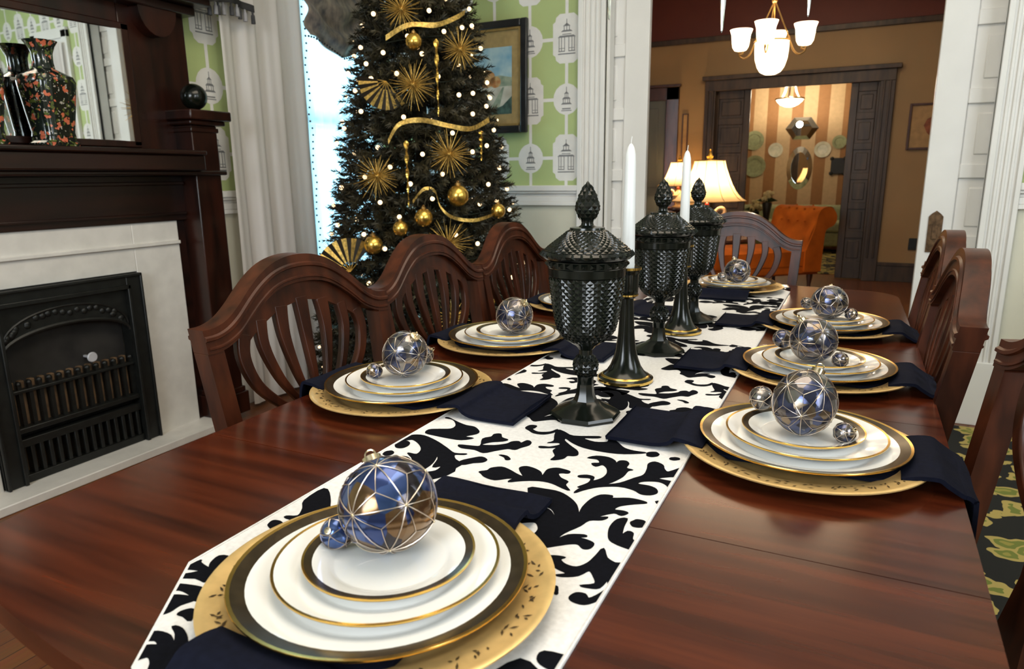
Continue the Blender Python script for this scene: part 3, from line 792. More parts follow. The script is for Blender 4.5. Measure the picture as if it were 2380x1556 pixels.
for k in range(9):
    u = -.13 + k * .031; z = jl(u) + .012
    mb = MB(); mb.lathe([(0, .0), (.006, -.004), (.0045, -.012), (.009, -.02), (.010, -.055), (0, -.056)], 10, 0, T(.006 + .012 * math.sin((u + .14) / .27 * 14), u, z)); mb.build('tassel', W['fringe2'] if k % 2 else W['tassel'], jb)

# ================================================================== FRAMED PICTURE
pf = thing('framed_painting', 'black framed landscape painting with tan mat on the green wallpaper', 'picture', (-1.985, 3.68, 1.69), 0)
Fp = Matrix(((1, 0, 0, 0), (0, 0, -1, 0), (0, 1, 0, 0), (0, 0, 0, 1))) @ RX(math.radians(-1.5))
mb = MB(); w, h, b = .278, .301, .04
for x0, x1, y0, y1 in ((-w, -w + b, -h, h), (w - b, w, -h, h), (-w + b, w - b, h - b, h), (-w + b, w - b, -h, -h + b)): mb.box(x0, x1, y0, y1, 0, .028, 0, Fp)
mb.build('frame', W['framedark'], pf, .006)
mb = MB()
for x0, x1, y0, y1 in ((-w + b, -w + b + .012, -h + b, h - b), (w - b - .012, w - b, -h + b, h - b), (-w + b, w - b, h - b - .012, h - b), (-w + b, w - b, -h + b, -h + b + .012)): mb.box(x0, x1, y0, y1, .004, .018, 0, Fp)
mb.build('frame_slip', W['framegold'], pf)
mb = MB(); mb.box(-w + b, w - b, -h + b, h - b, .0, .006, 0, Fp); mb.build('mat_board', W['mat'], pf)
mb = MB(); a, c = .178, .178; y0 = -.195; y1 = .165
mb.flat(rect(-a, a, y0, y1), .0065, Fp, 0)
mb.flat([(-a, -.06), (a, -.06), (a, .0), (.1, .015), (0, .005), (-.08, .03), (-a, .02)], .007, Fp, 1)
mb.flat([(-a, y0), (a, y0), (a, -.045), (-a, -.045)], .0072, Fp, 2)
for x, y, r in ((.02, .0, .055), (-.06, .01, .06), (.075, -.02, .035), (-.12, .03, .05)): mb.flat(circle(x, y, r, 12, r * .9), .0076, Fp, 3)
mb.flat([(-a, y0), (a, y0), (a, -.10), (.12, -.15), (.05, -.17), (-a, -.15)], .008, Fp, 4)
mb.flat([(.02, y0), (.09, y0), (.13, -.05), (.12, -.05)], .0078, Fp, 1)
mb.build('canvas', [W['skyp'], W['hillp'], W['snowp'], W['treep'], W['bushp']], pf)

# ================================================================== CHRISTMAS TREE
TX, TY = -1.98, 3.0
TPR = [(0.1, .60), (.62, .53), (.96, .455), (1.38, .385), (1.95, .265), (2.5, .13), (2.9, .02)]
def TR(z):
    if z < .1: return .6
    for (a, ra), (b, rb) in zip(TPR, TPR[1:]):
        if z <= b: return ra + (rb - ra) * (z - a) / (b - a)
    return .02
tree = thing('christmas_tree', 'tall dark christmas tree with gold decorations between window and framed painting', 'christmas tree', (TX, TY, 0))
mb = MB(); mb.tube([(0, 0, .0), (0, 0, 1.5), (0, 0, 2.85)], .03, 10, radii=[.045, .032, .008]); mb.build('trunk', W['bark'], tree)
mb = MB(); mb.lathe([(0, 0), (.24, 0), (.24, .012), (.06, .03), (.05, .09), (0, .09)], 24); mb.build('stand', W['black_iron'], tree)
mb = MB(); rnd = random.Random(11)
def sprig(base, d, L, nb, wid):
    d = d.normalized()
    a = d.orthogonal().normalized(); b = d.cross(a)
    vs = []; fs = []
    for k in range(nb):
        t = (k + rnd.random()) / nb
        q = rnd.random() * 2 * PI
        side = a * math.cos(q) + b * math.sin(q)
        p = base + d * (L * t)
        nl = wid * (1.05 - .45 * t) * rnd.uniform(.7, 1.15)
        tip = p + side * nl + d * (nl * .75)
        e = d.cross(side).normalized() * .0042
        n = len(vs); vs += [p - e, p + e, tip]; fs.append((n, n + 1, n + 2))
    mb.add(vs, fs)
N = 2300
for i in range(N):
    z = .12 + 2.72 * (1 - math.sqrt(1 - (i + .5) / N)) if i % 3 else rnd.uniform(.15, 2.6)
    R = TR(z)
    a = i * 2.399963
    for lay in ((1.0, .10), (.62, .13))[: 2 if i % 2 else 1]:
        r0 = R * lay[0] - lay[1] + rnd.uniform(-.03, .025)
        d = Vector((math.cos(a), math.sin(a), rnd.uniform(-.25, .35)))
        base = Vector((math.cos(a) * max(r0, .01), math.sin(a) * max(r0, .01), z))
        sprig(base, d, lay[1] * rnd.uniform(.85, 1.2), 40, .042)
mb.build('foliage', W['needle'], tree, ang=180)
# light string: a wire with separate bulbs
st = thing('string_lights', 'string of small warm lights wound around the christmas tree', 'string lights', (TX, TY, 0))
rnd = random.Random(5); pts = []
front = math.atan2(-3.0, 1.98)
nb = 0; allb = []
for i in range(330):
    z = .2 + 2.4 * (i / 330) ** 1.1
    a = i * 2.399963 + .7
    R = TR(z) - rnd.uniform(-.012, .03)
    p = Vector((R * math.cos(a), R * math.sin(a), z + rnd.uniform(-.04, .04)))
    da = (a - front + PI) % (2 * PI) - PI
    allb.append((abs(da) + (2 if z > 2.02 or z < .55 else 0), p))
path = [(.97 * (TR(z) - .03) * math.cos(q), .97 * (TR(z) - .03) * math.sin(q), z) for z, q in [(.2 + 2.4 * k / 400, k * .19) for k in range(400)]]
mb = MB(); mb.tube(path, .0025, 4); mb.build('wire', W['cable'], st)
allb.sort(key=lambda q: q[0])
for da, p in allb[:98]:
    MB().sphere(p, .0105, 8, 6).build('bulb', W['bulb'], st)
mb = MB()
for da, p in allb[98:]: mb.sphere(p, .008, 6, 5)
o = mb.build('rear_bulb', W['bulb'], st); o['kind'] = 'stuff'
cd = Vector((.55, -.83, 0))
def starburst(loc, R, label):
    rnd = random.Random(int(loc[0] * 1e4)); mb = MB()
    for k in range(84):
        z = 1 - 2 * (k + .5) / 84; q = k * 2.399963
        d = Vector((math.sqrt(1 - z * z) * math.cos(q), math.sqrt(1 - z * z) * math.sin(q), z))
        L = R * rnd.uniform(.65, 1.05)
        mb.tube([d * .008, d * (L * .6), d * L], .0015, 4, radii=[.0022, .0014, .0006], caps=False)
    mb.sphere((0, 0, 0), .014, 10, 8)
    return tag(mb.build('starburst_ornament', W['goldm'], None, loc=loc), label, 'ornament', 'gold starburst ornaments on the tree')
for loc, R, lab in (((-1.775, 2.64, 1.54), .115, 'gold starburst ornament below the gold ball, left of the painting'), ((-1.86, 2.70, 1.862), .105, 'topmost gold starburst ornament on the tree'),
        ((-1.64, 2.82, 1.697), .10, 'gold starburst ornament at the tree edge touching the painting'), ((-1.64, 2.70, 1.247), .115, 'gold starburst ornament at mid height, right side of tree'),
        ((-1.90, 2.52, 1.157), .11, 'gold starburst ornament at mid height, left side of tree'), ((-1.61, 2.62, .863), .115, 'gold starburst ornament just above the middle chair back'),
        ((-1.57, 2.57, .543), .08, 'lowest gold starburst ornament, behind the middle chair')): starburst(loc, R, lab)
def gball(loc, r, label):
    t = thing('ball_ornament', label, 'ornament', loc, 0, 'gold ball ornaments on the tree')
    MB().sphere((0, 0, 0), r, 18, 12).build('ball', W['gold'], t)
    mb = MB(); mb.lathe([(.0, r * .97), (r * .28, r * .95), (r * .28, r * 1.16), (0, r * 1.18)], 12); mb.tube([(r * .1 * math.cos(q), 0, r * 1.25 + r * .1 * math.sin(q)) for q in [2 * PI * k / 10 for k in range(10)]], .0012, 4, True)
    mb.build('cap', W['brass'], t)
for loc, r, lab in (((-1.795, 2.69, 1.724), .036, 'gold ball ornament high on the tree above the big starburst'), ((-1.70, 2.57, .978), .04, 'gold ball ornament in the middle of the lower tree'),
        ((-1.60, 2.70, 1.068), .048, 'large gold ball ornament wrapped by the ribbon loop'), ((-1.50, 2.89, .994), .034, 'bronze ball ornament at the right tree edge by chair rail'),
        ((-1.91, 2.48, .861), .042, 'gold ball ornament beside the lower gold fan'), ((-1.79, 2.52, .933), .034, 'small gold ornament right of the fan-side gold ball')): gball(loc, r, lab)
def icicle(loc, L, label):
    mb = MB(); n = 26; vs = []; fs = []
    for i in range(n + 1):
        t_ = i / n; r = .012 * (1 - .75 * t_) * (1 if i else .3)
        for k in range(4):
            a = t_ * 14 + k * PI / 2; rr = r if k % 2 == 0 else r * .45
            vs.append((rr * math.cos(a), rr * math.sin(a), L / 2 - L * t_))
    for i in range(n):
        for k in range(4): fs.append((i * 4 + k, i * 4 + (k + 1) % 4, i * 4 + 4 + (k + 1) % 4, i * 4 + 4 + k))
    mb.add(vs, fs)
    return tag(mb.build('icicle_ornament', W['gold'], None, loc=loc), label, 'ornament', 'twisted gold icicle ornaments on the tree')
for loc, L, lab in (((-1.70, 2.72, 1.571), .32, 'long twisted gold icicle right of the big starburst'), ((-1.775, 2.57, 1.165), .28, 'twisted gold icicle at mid height, tree center'),
        ((-1.56, 2.85, 1.286), .13, 'short bright gold icicle at the right tree edge below the painting'), ((-1.46, 2.76, .68), .2, 'twisted gold icicle behind the gap between middle and far chairs')): icicle(loc, L, lab)
def fan(loc, tilt, R, label):
    t = thing('fan_ornament', label, 'ornament', loc, 0, 'folding fan ornaments on the tree')
    B = frame((0, 0, 0), (.83, .55, 0), (0, 0, 1)) @ RZ(tilt)
    mb = MB(); n = 16
    for k in range(n):
        a0 = math.radians(20) + math.radians(140) * k / n; a1 = math.radians(20) + math.radians(140) * (k + 1) / n
        w0 = .0 if k % 2 else .006
        mb.add([(R * .3 * math.cos(a0), R * .3 * math.sin(a0), w0), (R * math.cos(a0), R * math.sin(a0), w0 * 1.5), (R * math.cos(a1), R * math.sin(a1), .009 - w0 * 1.5), (R * .3 * math.cos(a1), R * .3 * math.sin(a1), .006 - w0)], [(0, 1, 2, 3)], 0 if k % 2 else 1, B)
    mb.build('leaf', [W['goldm'], W['fanblack']], t)
    mb = MB()
    for k in range(7):
        a = math.radians(20 + 140 * k / 6); mb.tube([(0, 0, .002), (R * .32 * math.cos(a), R * .32 * math.sin(a), .002)], .002, 4, M=B)
    mb.build('ribs', W['goldm'], t)
fan((-1.90, 2.62, 1.56), math.radians(150), .12, 'orange gold fan ornament on the upper left of tree')
fan((-2.03, 2.46, .74), math.radians(30), .15, 'striped gold and black fan ornament at the lower left of tree')
def ribbon(path, w, label):
    P = catmull([tuple(p) for p in path], 6, False); mb = MB(); vs = []; fs = []
    for i, p in enumerate(P):
        p = Vector(p); d = Vector((p.x - TX, p.y - TY, 0)).normalized()
        q = p + d * .015
        k = .35 * math.sin(i * .6)
        up = (Vector((0, 0, 1)) * math.cos(k) + d * math.sin(k)) * w / 2
        vs += [q - up, q + up]
    for i in range(len(P) - 1): fs.append((2 * i, 2 * i + 2, 2 * i + 3, 2 * i + 1))
    mb.add(vs, fs)
    return tag(mb.build('ribbon_garland', W['goldm']), label, 'ribbon', 'gold mesh ribbons on the tree')
ribbon([(-1.882, 2.598, 1.304), (-1.841, 2.626, 1.377), (-1.758, 2.671, 1.394), (-1.67, 2.743, 1.371), (-1.614, 2.837, 1.361), (-1.584, 2.95, 1.406)], .022, 'gold ribbon swagged across the tree below the big starburst')
ribbon([(-1.771, 2.598, 1.044), (-1.734, 2.631, 1.099), (-1.696, 2.658, 1.089), (-1.669, 2.655, 1.023), (-1.628, 2.686, .975), (-1.565, 2.77, .958), (-1.523, 2.901, .984)], .016, 'gold ribbon looping down the lower tree')
ribbon([(-1.925, 2.678, 1.746), (-1.839, 2.722, 1.798), (-1.749, 2.791, 1.801), (-1.706, 2.867, 1.836), (-1.687, 2.932, 1.873)], .022, 'gold ribbon near the top of the tree')
# ================================================================== DINING TABLE
CX, CY = -.37, 1.455
tb = thing('dining_table', 'long polished mahogany dining table set for a holiday dinner', 'table', (CX, CY, .008))
def table_outline():
    HW, HL, ye, rc = .512, 1.178, 1.138, .12
    side = lambda y: HW + .006 - .014 * (y / HL) ** 2
    y1 = ye - rc; xr = side(y1)
    Q = [(side(y1 * k / 10), y1 * k / 10) for k in range(11)]
    Q += [(xr - rc + rc * math.cos(PI / 2 * k / 9), y1 + rc * math.sin(PI / 2 * k / 9)) for k in range(1, 10)]
    xe = xr - rc
    Q += [(xe * (1 - k / 8), ye + (HL - ye) * (1 - (1 - k / 8) ** 2)) for k in range(1, 9)]
    return Q + [(-x, y) for x, y in Q[-2::-1]] + [(-x, -y) for x, y in Q[1:]] + [(x, -y) for x, y in Q[-2:0:-1]]
OUT = table_outline()
ys = [-1.3, .71 - CY, 1.206 - CY, 1.702 - CY, 2.198 - CY, 1.3]
for y0, y1 in zip(ys, ys[1:]):
    poly = clip(OUT, -1, 1, y0 + .0006, y1 - .0006)
    mb = MB(); mb.prism(poly, .727, .752); mb.build('tabletop', W['table'], tb, .004, seg=3)
mb = MB()
for x0, x1, y0, y1 in ((-.43, -.41, -1.02, 1.02), (.41, .43, -1.02, 1.02), (-.43, .43, -1.04, -1.02), (-.43, .43, 1.02, 1.04)): mb.box(x0, x1, y0, y1, .645, .727)
mb.build('apron', W['chair'], tb, .002)
for sx in (-1, 1):
    for sy in (-1, 1):
        MB().lathe([(0, 0), (.018, 0), (.022, .02), (.02, .1), (.03, .3), (.036, .5), (.026, .56), (.036, .6), (.036, .727), (0, .727)], 16, 0, T(sx * .40, sy * 1.0, 0)).build('leg', W['chair'], tb)

# ------------------------------------------------------------------ runner
ZT = .76
RX0, RX1 = -.592, -.183
DM = [[[-427,756],[-419,764],[-418,773],[-407,782],[-393,778],[-378,770],[-367,767],[-378,781],[-383,791],[-377,798],[-364,796],[-352,789],[-345,778],[-345,786],[-346,801],[-338,810],[-326,810],[-317,807],[-317,800],[-324,798],[-328,793],[-320,783],[-308,777],[-307,766],[-296,753],[-307,756],[-324,763],[-342,763],[-362,754],[-377,743],[-376,754],[-370,758],[-383,752],[-396,741],[-412,744],[-421,751]],[[-346,738],[-326,744],[-306,744],[-288,734],[-274,720],[-263,700],[-265,718],[-263,742],[-256,758],[-243,762],[-240,756],[-222,764],[-206,764],[-199,760],[-212,751],[-226,739],[-229,728],[-218,729],[-212,726],[-217,717],[-227,719],[-241,702],[-230,707],[-234,697],[-247,690],[-252,673],[-262,651],[-264,636],[-256,650],[-241,657],[-237,654],[-244,649],[-234,648],[-225,644],[-225,633],[-231,629],[-239,635],[-248,632],[-261,621],[-270,615],[-282,627],[-290,633],[-291,647],[-299,659],[-307,658],[-320,650],[-333,654],[-328,675],[-321,695],[-301,696],[-288,683],[-281,669],[-286,684],[-297,698],[-315,703],[-322,703]],[[-311,860],[-302,872],[-285,874],[-273,866],[-269,857],[-267,869],[-259,872],[-253,864],[-252,850],[-242,847],[-247,840],[-248,820],[-255,799],[-260,789],[-245,801],[-233,822],[-224,838],[-225,859],[-228,876],[-222,886],[-210,880],[-205,868],[-197,861],[-182,882],[-176,843],[-185,849],[-204,835],[-184,833],[-176,829],[-181,805],[-188,818],[-201,825],[-219,818],[-224,808],[-209,808],[-199,803],[-195,792],[-201,783],[-212,781],[-223,788],[-243,790],[-266,778],[-280,762],[-288,749],[-287,762],[-284,767],[-290,767],[-282,784],[-284,798],[-298,795],[-301,800],[-292,806],[-282,804],[-279,793],[-271,804],[-269,820],[-274,836],[-284,846],[-291,837],[-299,845],[-290,851],[-297,861]],[[-209,713],[-218,706],[-220,688],[-217,672],[-211,658],[-200,652],[-187,649],[-181,648],[-181,663],[-190,670],[-193,683],[-199,685],[-203,675],[-207,694]],[[-186,710],[-186,706],[-187,702],[-190,699],[-193,698],[-197,698],[-199,700],[-201,703],[-202,707],[-200,711],[-198,715],[-194,716],[-191,716],[-188,714]],[[-190,769],[-182,771],[-181,759]],[[-184,680],[-181,689],[-178,671]],[[-366,908],[-350,892],[-334,878],[-328,864],[-332,858],[-340,855],[-342,842],[-355,832],[-355,848],[-365,864],[-365,876],[-373,872],[-386,866],[-390,871],[-383,874],[-375,876],[-365,889],[-370,895],[-385,888],[-379,900],[-387,923],[-391,945],[-379,941],[-360,931],[-324,945],[-323,937],[-342,928],[-323,921],[-305,929],[-307,942],[-299,941],[-290,932],[-276,917],[-260,912],[-241,912],[-269,895],[-297,890],[-329,893],[-351,904],[-365,915]],[[-441,932],[-439,946],[-429,947],[-428,936],[-429,931],[-416,924],[-399,932],[-393,947],[-392,933],[-403,918],[-419,916],[-430,923]],[[-480,863],[-472,876],[-473,887],[-465,892],[-457,880],[-444,875],[-448,866],[-463,855],[-470,841],[-452,847],[-438,860],[-435,870],[-427,876],[-420,872],[-416,885],[-408,880],[-406,868],[-413,854],[-417,844],[-428,843],[-442,828],[-453,815],[-470,820],[-491,818],[-501,827],[-483,831],[-470,837]],[[-429,818],[-418,819],[-408,810],[-412,806],[-418,813]],[[-468,776],[-457,793],[-448,801],[-437,795],[-438,785],[-449,777],[-459,766]],[[-224,914],[-224,910],[-225,906],[-228,903],[-231,901],[-235,901],[-238,903],[-239,907],[-240,911],[-239,915],[-236,918],[-232,920],[-229,920],[-226,917]],[[-194,910],[-194,907],[-196,905],[-198,903],[-200,902],[-203,902],[-205,903],[-206,905],[-206,907],[-205,910],[-202,912],[-200,913],[-197,913],[-195,912]],[[-258,600],[-251,604],[-242,605],[-245,599],[-237,593],[-225,593],[-217,605],[-214,623],[-212,639],[-203,623],[-192,617],[-183,617],[-182,577],[-180,531],[-184,536],[-184,556],[-188,546],[-196,537],[-207,537],[-212,542],[-209,551],[-201,553],[-195,548],[-188,560],[-185,573],[-189,584],[-192,568],[-201,564],[-210,564],[-198,573],[-203,584],[-211,592],[-218,579],[-231,571],[-238,571],[-230,578],[-244,583],[-251,591]],[[-203,462],[-180,464],[-177,458],[-177,445],[-195,445],[-204,451]],[[-230,414],[-217,445],[-196,433]],[[-227,548],[-226,545],[-225,543],[-225,541],[-226,541],[-227,542],[-228,544],[-229,547],[-230,549],[-230,551],[-231,553],[-230,553],[-229,552],[-228,550]],[[-585,833],[-569,837],[-540,826],[-511,809],[-491,797],[-474,802],[-475,797],[-487,791],[-478,778],[-462,769],[-462,756],[-464,755],[-479,774],[-458,742],[-473,707],[-487,713],[-491,723],[-482,734],[-483,749],[-492,742],[-500,768],[-508,778],[-501,757],[-499,739],[-503,724],[-527,722],[-540,730],[-530,734],[-533,753],[-546,764],[-552,770],[-538,771],[-541,788],[-555,804],[-573,815],[-581,811],[-591,802],[-591,822]],[[-572,847],[-576,862],[-562,871],[-546,880],[-547,897],[-564,916],[-580,918],[-578,923],[-554,911],[-533,903],[-517,902],[-501,888],[-499,876],[-509,860],[-494,859],[-507,845],[-529,843],[-552,844]],[[-572,802],[-569,796],[-568,790],[-569,784],[-571,781],[-575,779],[-580,780],[-584,784],[-588,790],[-589,796],[-588,802],[-586,806],[-582,807],[-577,806]],[[-573,763],[-571,760],[-570,756],[-571,752],[-573,749],[-576,748],[-579,749],[-582,751],[-583,754],[-584,758],[-583,762],[-581,764],[-579,766],[-576,765]],[[-535,750],[-533,745],[-534,742],[-536,739],[-540,739],[-545,740],[-549,742],[-553,746],[-555,750],[-554,754],[-552,756],[-548,757],[-543,756],[-538,753]],[[-576,1117],[-575,1156],[-546,1143],[-528,1127],[-503,1144],[-507,1124],[-491,1108],[-491,1093],[-508,1095],[-541,1109],[-566,1109]],[[-539,1178],[-542,1210],[-563,1236],[-570,1291],[-564,1309],[-536,1254],[-512,1210],[-514,1193]],[[-471,1094],[-469,1118],[-483,1135],[-469,1147],[-454,1130],[-447,1169],[-431,1129],[-446,1111]],[[-446,1032],[-447,1062],[-431,1085],[-422,1089],[-414,1051],[-427,1006],[-447,974],[-453,994]],[[-582,591],[-583,627],[-561,612],[-538,581],[-553,566],[-553,548],[-569,546],[-573,550],[-561,557],[-569,574]],[[-560,532],[-558,528],[-557,524],[-559,521],[-562,520],[-566,520],[-571,522],[-576,525],[-578,529],[-579,533],[-578,536],[-574,537],[-570,537],[-565,535]],[[-584,439],[-580,435],[-564,432],[-570,440],[-573,453],[-560,453],[-544,415],[-560,413],[-577,406],[-580,410],[-573,417],[-568,424],[-579,422],[-589,417],[-586,427]],[[-581,390],[-571,397],[-555,402],[-538,403],[-528,386],[-542,391],[-557,392],[-566,385],[-569,376]],[[-553,359],[-561,371],[-557,383],[-539,389],[-530,388],[-536,375],[-536,364],[-542,356]],[[-526,365],[-526,371],[-519,376],[-507,363],[-518,365]],[[-515,351],[-505,352],[-490,345],[-479,335],[-480,330],[-469,332],[-462,316],[-479,301],[-489,310],[-499,314],[-506,302],[-511,305],[-515,314],[-513,323],[-505,328],[-512,331],[-524,325],[-527,333],[-521,340],[-506,341],[-492,334],[-503,345]]]
mb = MB()
top = [(RX0, .43), (-.50, .30), (-.46, .288), (-.30, .288), (-.26, .30), (RX1, .43), (RX1, 2.46), (-.27, 2.59), (-.50, 2.59), (RX0, 2.46)]
mb.prism(top, ZT + .0003, ZT + .0028, mi=0)
def put(poly, dz):
    p = clip(poly, RX0 + .004, RX1 - .004, .294, 2.585)
    for a, b in (((RX0 + .004, .43), (-.498, .302)), ((-.262, .302), (RX1 - .004, .43))):
        out = []
        sd = lambda q: (b[0] - a[0]) * (q[1] - a[1]) - (b[1] - a[1]) * (q[0] - a[0])
        for i in range(len(p)):
            s0, s1 = sd(p[i - 1]), sd(p[i])
            if (s0 >= 0) != (s1 >= 0):
                t_ = s0 / (s0 - s1); out.append((p[i - 1][0] + t_ * (p[i][0] - p[i - 1][0]), p[i - 1][1] + t_ * (p[i][1] - p[i - 1][1])))
            if s1 >= 0: out.append(p[i])
        p = out
    if len(p) > 2: mb.fill(p, ZT + .0030 + dz, 1)
cellp = []
def inflate(P, d):
    n = len(P); ar = sum(P[i - 1][0] * P[i][1] - P[i][0] * P[i - 1][1] for i in range(n)); s = 1 if ar > 0 else -1
    out = []
    for i in range(n):
        dx, dy = P[(i + 1) % n][0] - P[i - 1][0], P[(i + 1) % n][1] - P[i - 1][1]; L = math.hypot(dx, dy) or 1
        out.append((P[i][0] + s * d * dy / L, P[i][1] - s * d * dx / L))
    return out
for i, P in enumerate(DM):
    P = [(a / 1000, b / 1000) for a, b in P]
    P = inflate(catmull(P, 3), .0012)
    cy = sum(b for a, b in P) / len(P)
    if i in (23, 24, 25, 26): continue
    if i in (15, 16, 17) or i >= 27 or i == 14: put(P, .00002 * (i % 6))
    if .6 < cy < .96: cellp.append(P)
for k in range(0, 6):
    for m in ((0,) if k == 0 else (-.344, 0, .344)):
        dx = (.172 if k % 2 else 0) + m; dy = .35 * k
        for j, P in enumerate(cellp): put([(a + dx, b + dy) for a, b in P], .00002 * (j % 6) + .0001 * (k % 2))
o = mb.build('table_runner', [W['linen'], W['damask']], None, ang=180)
tag(o, 'white table runner with black damask scrolls down the table center', 'runner')
mb = MB()
hem = [(RX1, .43), (RX1, 2.46)]
for x in (RX0 + .0015, RX1 - .0015): mb.tube([(x, .43 + (2.03) * k / 40, ZT + .0026) for k in range(41)], .0016, 6)
mb.build('hem', W['linen'], o)

# ------------------------------------------------------------------ place settings
def plate_prof(R, h, wr=.62, band=.9, edge=.975, bt=.004):
    z = lambda r: .005 if r < wr * R else (.005 + (h - .005) * ((r / R - wr) / (1 - wr)) ** .75)
    rs = [0, wr * R * .97, wr * R, wr * R * 1.06, wr * R * 1.15, .8 * R, band * R, edge * R, R]
    p = [(r, z(r)) for r in rs] + [(R * 1.004, h - .0012), (R * .995, h - .003)]
    p += [(.8 * R, z(.8 * R) - .0042), (wr * R * 1.05, .0008), (wr * R * .95, 0), (0, 0)]
    return p
def plate_mesh(name, R, h, band):
    p = plate_prof(R, h, .66, .885 if band else .95)
    seg = [0] * 6 + ([1, 2] if band else [0, 2]) + [2, 2] + [0] * 4
    me = MB(); me.lathe(p, 72, 0, None, seg)
    return me.build(name, [W['china'], W['band'], W['goldrim']], ang=60)
def charger_mesh():
    mb = MB()
    prof = [(0, .004), (.108, .004), (.116, .0055), (.122, .0095), (.130, .013), (.158, .0172), (.162, .0185), (.165, .0178), (.1645, .0158), (.158, .0145), (.122, .0065), (.112, 0), (0, 0)]
    mb.lathe(prof, 96, 0)
    rnd = random.Random(2)
    zr = lambda r: .013 + (r - .13) * .15 + .0005
    for k in range(38):
        a0 = 2 * PI * k / 38
        for j in range(4):
            r = rnd.uniform(.136, .154); a = a0 + rnd.uniform(-.07, .07); L = rnd.uniform(.004, .011); th = a + rnd.choice((.5, -.5, .9, -.9, 1.57)) + rnd.uniform(-.2, .2)
            dx, dy = math.cos(th) * L / 2, math.sin(th) * L / 2; ex, ey = -math.sin(th) * .0009, math.cos(th) * .0009
            x, y = r * math.cos(a), r * math.sin(a)
            q = [(x - dx, y - dy), (x + ex * 1.3, y + ey * 1.3), (x + dx, y + dy), (x - ex * 1.3, y - ey * 1.3)]
            mb.add([(u, v, zr(min(.158, math.hypot(u, v))) + .0002) for u, v in q], [(0, 1, 2, 3), (3, 2, 1, 0)], 1)
    return mb.build('charger_plate', [W['charger'], W['etch']], ang=50)
def napkin_mesh(inner, edge, hang, zin, zout):
    """folded cloth strip along local +x (outwards); path passes under the dinner plate"""
    path = [(-inner, zin + .0065), (-inner + .004, zin + .008), (-.195, zin + .008), (-.172, .017), (-.163, .0255), (-.14, .0235), (-.122, .017), (-.112, .0112), (0, .0112), (.112, .0112), (.122, .017), (.14, .0235), (.163, .0255)]
    if edge < .19: path += [(.168, .0255), (edge + .007, .021), (edge + .012, .008), (edge + .0148, -.02), (edge + .017, -hang * .6), (edge + .013, -hang)]
    else: path += [(.175, .018), (.19, .0085), (edge, .0078), (edge + .009, .003), (edge + .0125, -.01), (edge + .014, -hang * .6), (edge + .010, -hang)]
    path = catmull(path, 3, False)
    N = len(path); hw = .076; vs = []; fs = []
    nv = 8
    nor = []
    for i in range(N):
        a, b = path[max(i - 1, 0)], path[min(i + 1, N - 1)]
        d = Vector((b[0] - a[0], 0, b[1] - a[1])).normalized(); nor.append(Vector((-d.z, 0, d.x)))
    def fn(u, v):
        i = round(u * (N - 1)); x, z = path[i]
        return Vector((x, (v - .5) * 2 * hw, z)) + nor[i] * (.0008 * math.sin(v * 9 + i * .3))
    def off(u, v):
        i = round(u * (N - 1)); return nor[i] * -.0055
    mb = MB(); mb.slab(fn, N - 1, nv, off)
    mb.slab(lambda u, v: fn(u, .04 + .90 * v) + nor[round(u * (N - 1))] * .0022, N - 1, 4, lambda u, v: nor[round(u * (N - 1))] * -.002) if False else None
    return mb.build('napkin', W['navy'], ang=50)
def icosa(r):
    g = (1 + 5 ** .5) / 2; V = []
    for a in (-1, 1):
        for b in (-g, g): V += [Vector((0, a, b)), Vector((a, b, 0)), Vector((b, 0, a))]
    V = [v.normalized() for v in V]; E = []
    for i in range(12):
        for j in range(i):
            if (V[i] - V[j]).length < 1.1: E.append((i, j))
    return V, E
def ornament(name, r, sc, mat, net=True, nu=28):
    t = bpy.data.objects.new(name, None); C.objects.link(t)
    D = Matrix.Diagonal((sc[0], sc[1], sc[2], 1))
    MB().sphere((0, 0, 0), r, nu, nu * 2 // 3, 0, D).build('globe', mat, t)
    V, E = icosa(1); mb = MB(); rr = r * 1.012
    R0 = RX(.4) @ RY(.3)
    wr = max(.00045, r * .0125)
    def arc(a, b, n=7):
        return [D @ (R0 @ (a.lerp(b, k / n)).normalized() * rr) for k in range(n + 1)]
    for i, j in E: mb.tube(arc(V[i], V[j]), wr, 5, caps=False)
    if net:      # second net through face centres makes the star pattern
        F = []
        for i in range(12):
            for j in range(i):
                for k in range(j):
                    if (V[i] - V[j]).length < 1.1 and (V[j] - V[k]).length < 1.1 and (V[i] - V[k]).length < 1.1: F.append((i, j, k))
        for f in F:
            c = (V[f[0]] + V[f[1]] + V[f[2]]).normalized()
            for q in f: mb.tube(arc(V[q], c, 5), wr * .8, 5, caps=False)
    for v in V: mb.sphere(D @ (R0 @ v * rr), r * .034, 8, 6, 1)
    mb.build('wire_net', [W['wire'], W['bead']], t)
    mb = MB(); zt = r * sc[2]
    mb.lathe([(0, zt * .96), (r * .22, zt * .97), (r * .22, zt * 1.12), (0, zt * 1.14)], 14)
    mb.tube([(r * .12 * math.cos(q), 0, zt * 1.2 + r * .12 * math.sin(q)) for q in [2 * PI * k / 12 for k in range(12)]], r * .02, 5, True)
    mb.build('cap', W['bead'], t)
    return t
proto = {}
WH = {'F': 'at the near end of the table', 'L1': 'at the nearest left-hand setting', 'L2': 'at the second left-hand setting', 'L3': 'at the farthest left-hand setting, behind the tall jar',
      'R1': 'at the nearest right-hand setting', 'R2': 'at the second right-hand setting', 'R3': 'at the farthest right-hand setting', 'E': 'at the far end of the table'}
SET = [('F', -.377, .475, -PI / 2), ('L1', -.722, 1.0, PI), ('L2', -.717, 1.42, PI), ('L3', -.715, 1.93, PI), ('R1', -.045, 1.005, 0), ('R2', -.047, 1.435, 0), ('R3', -.047, 1.885, 0), ('E', -.365, 2.43, PI / 2)]
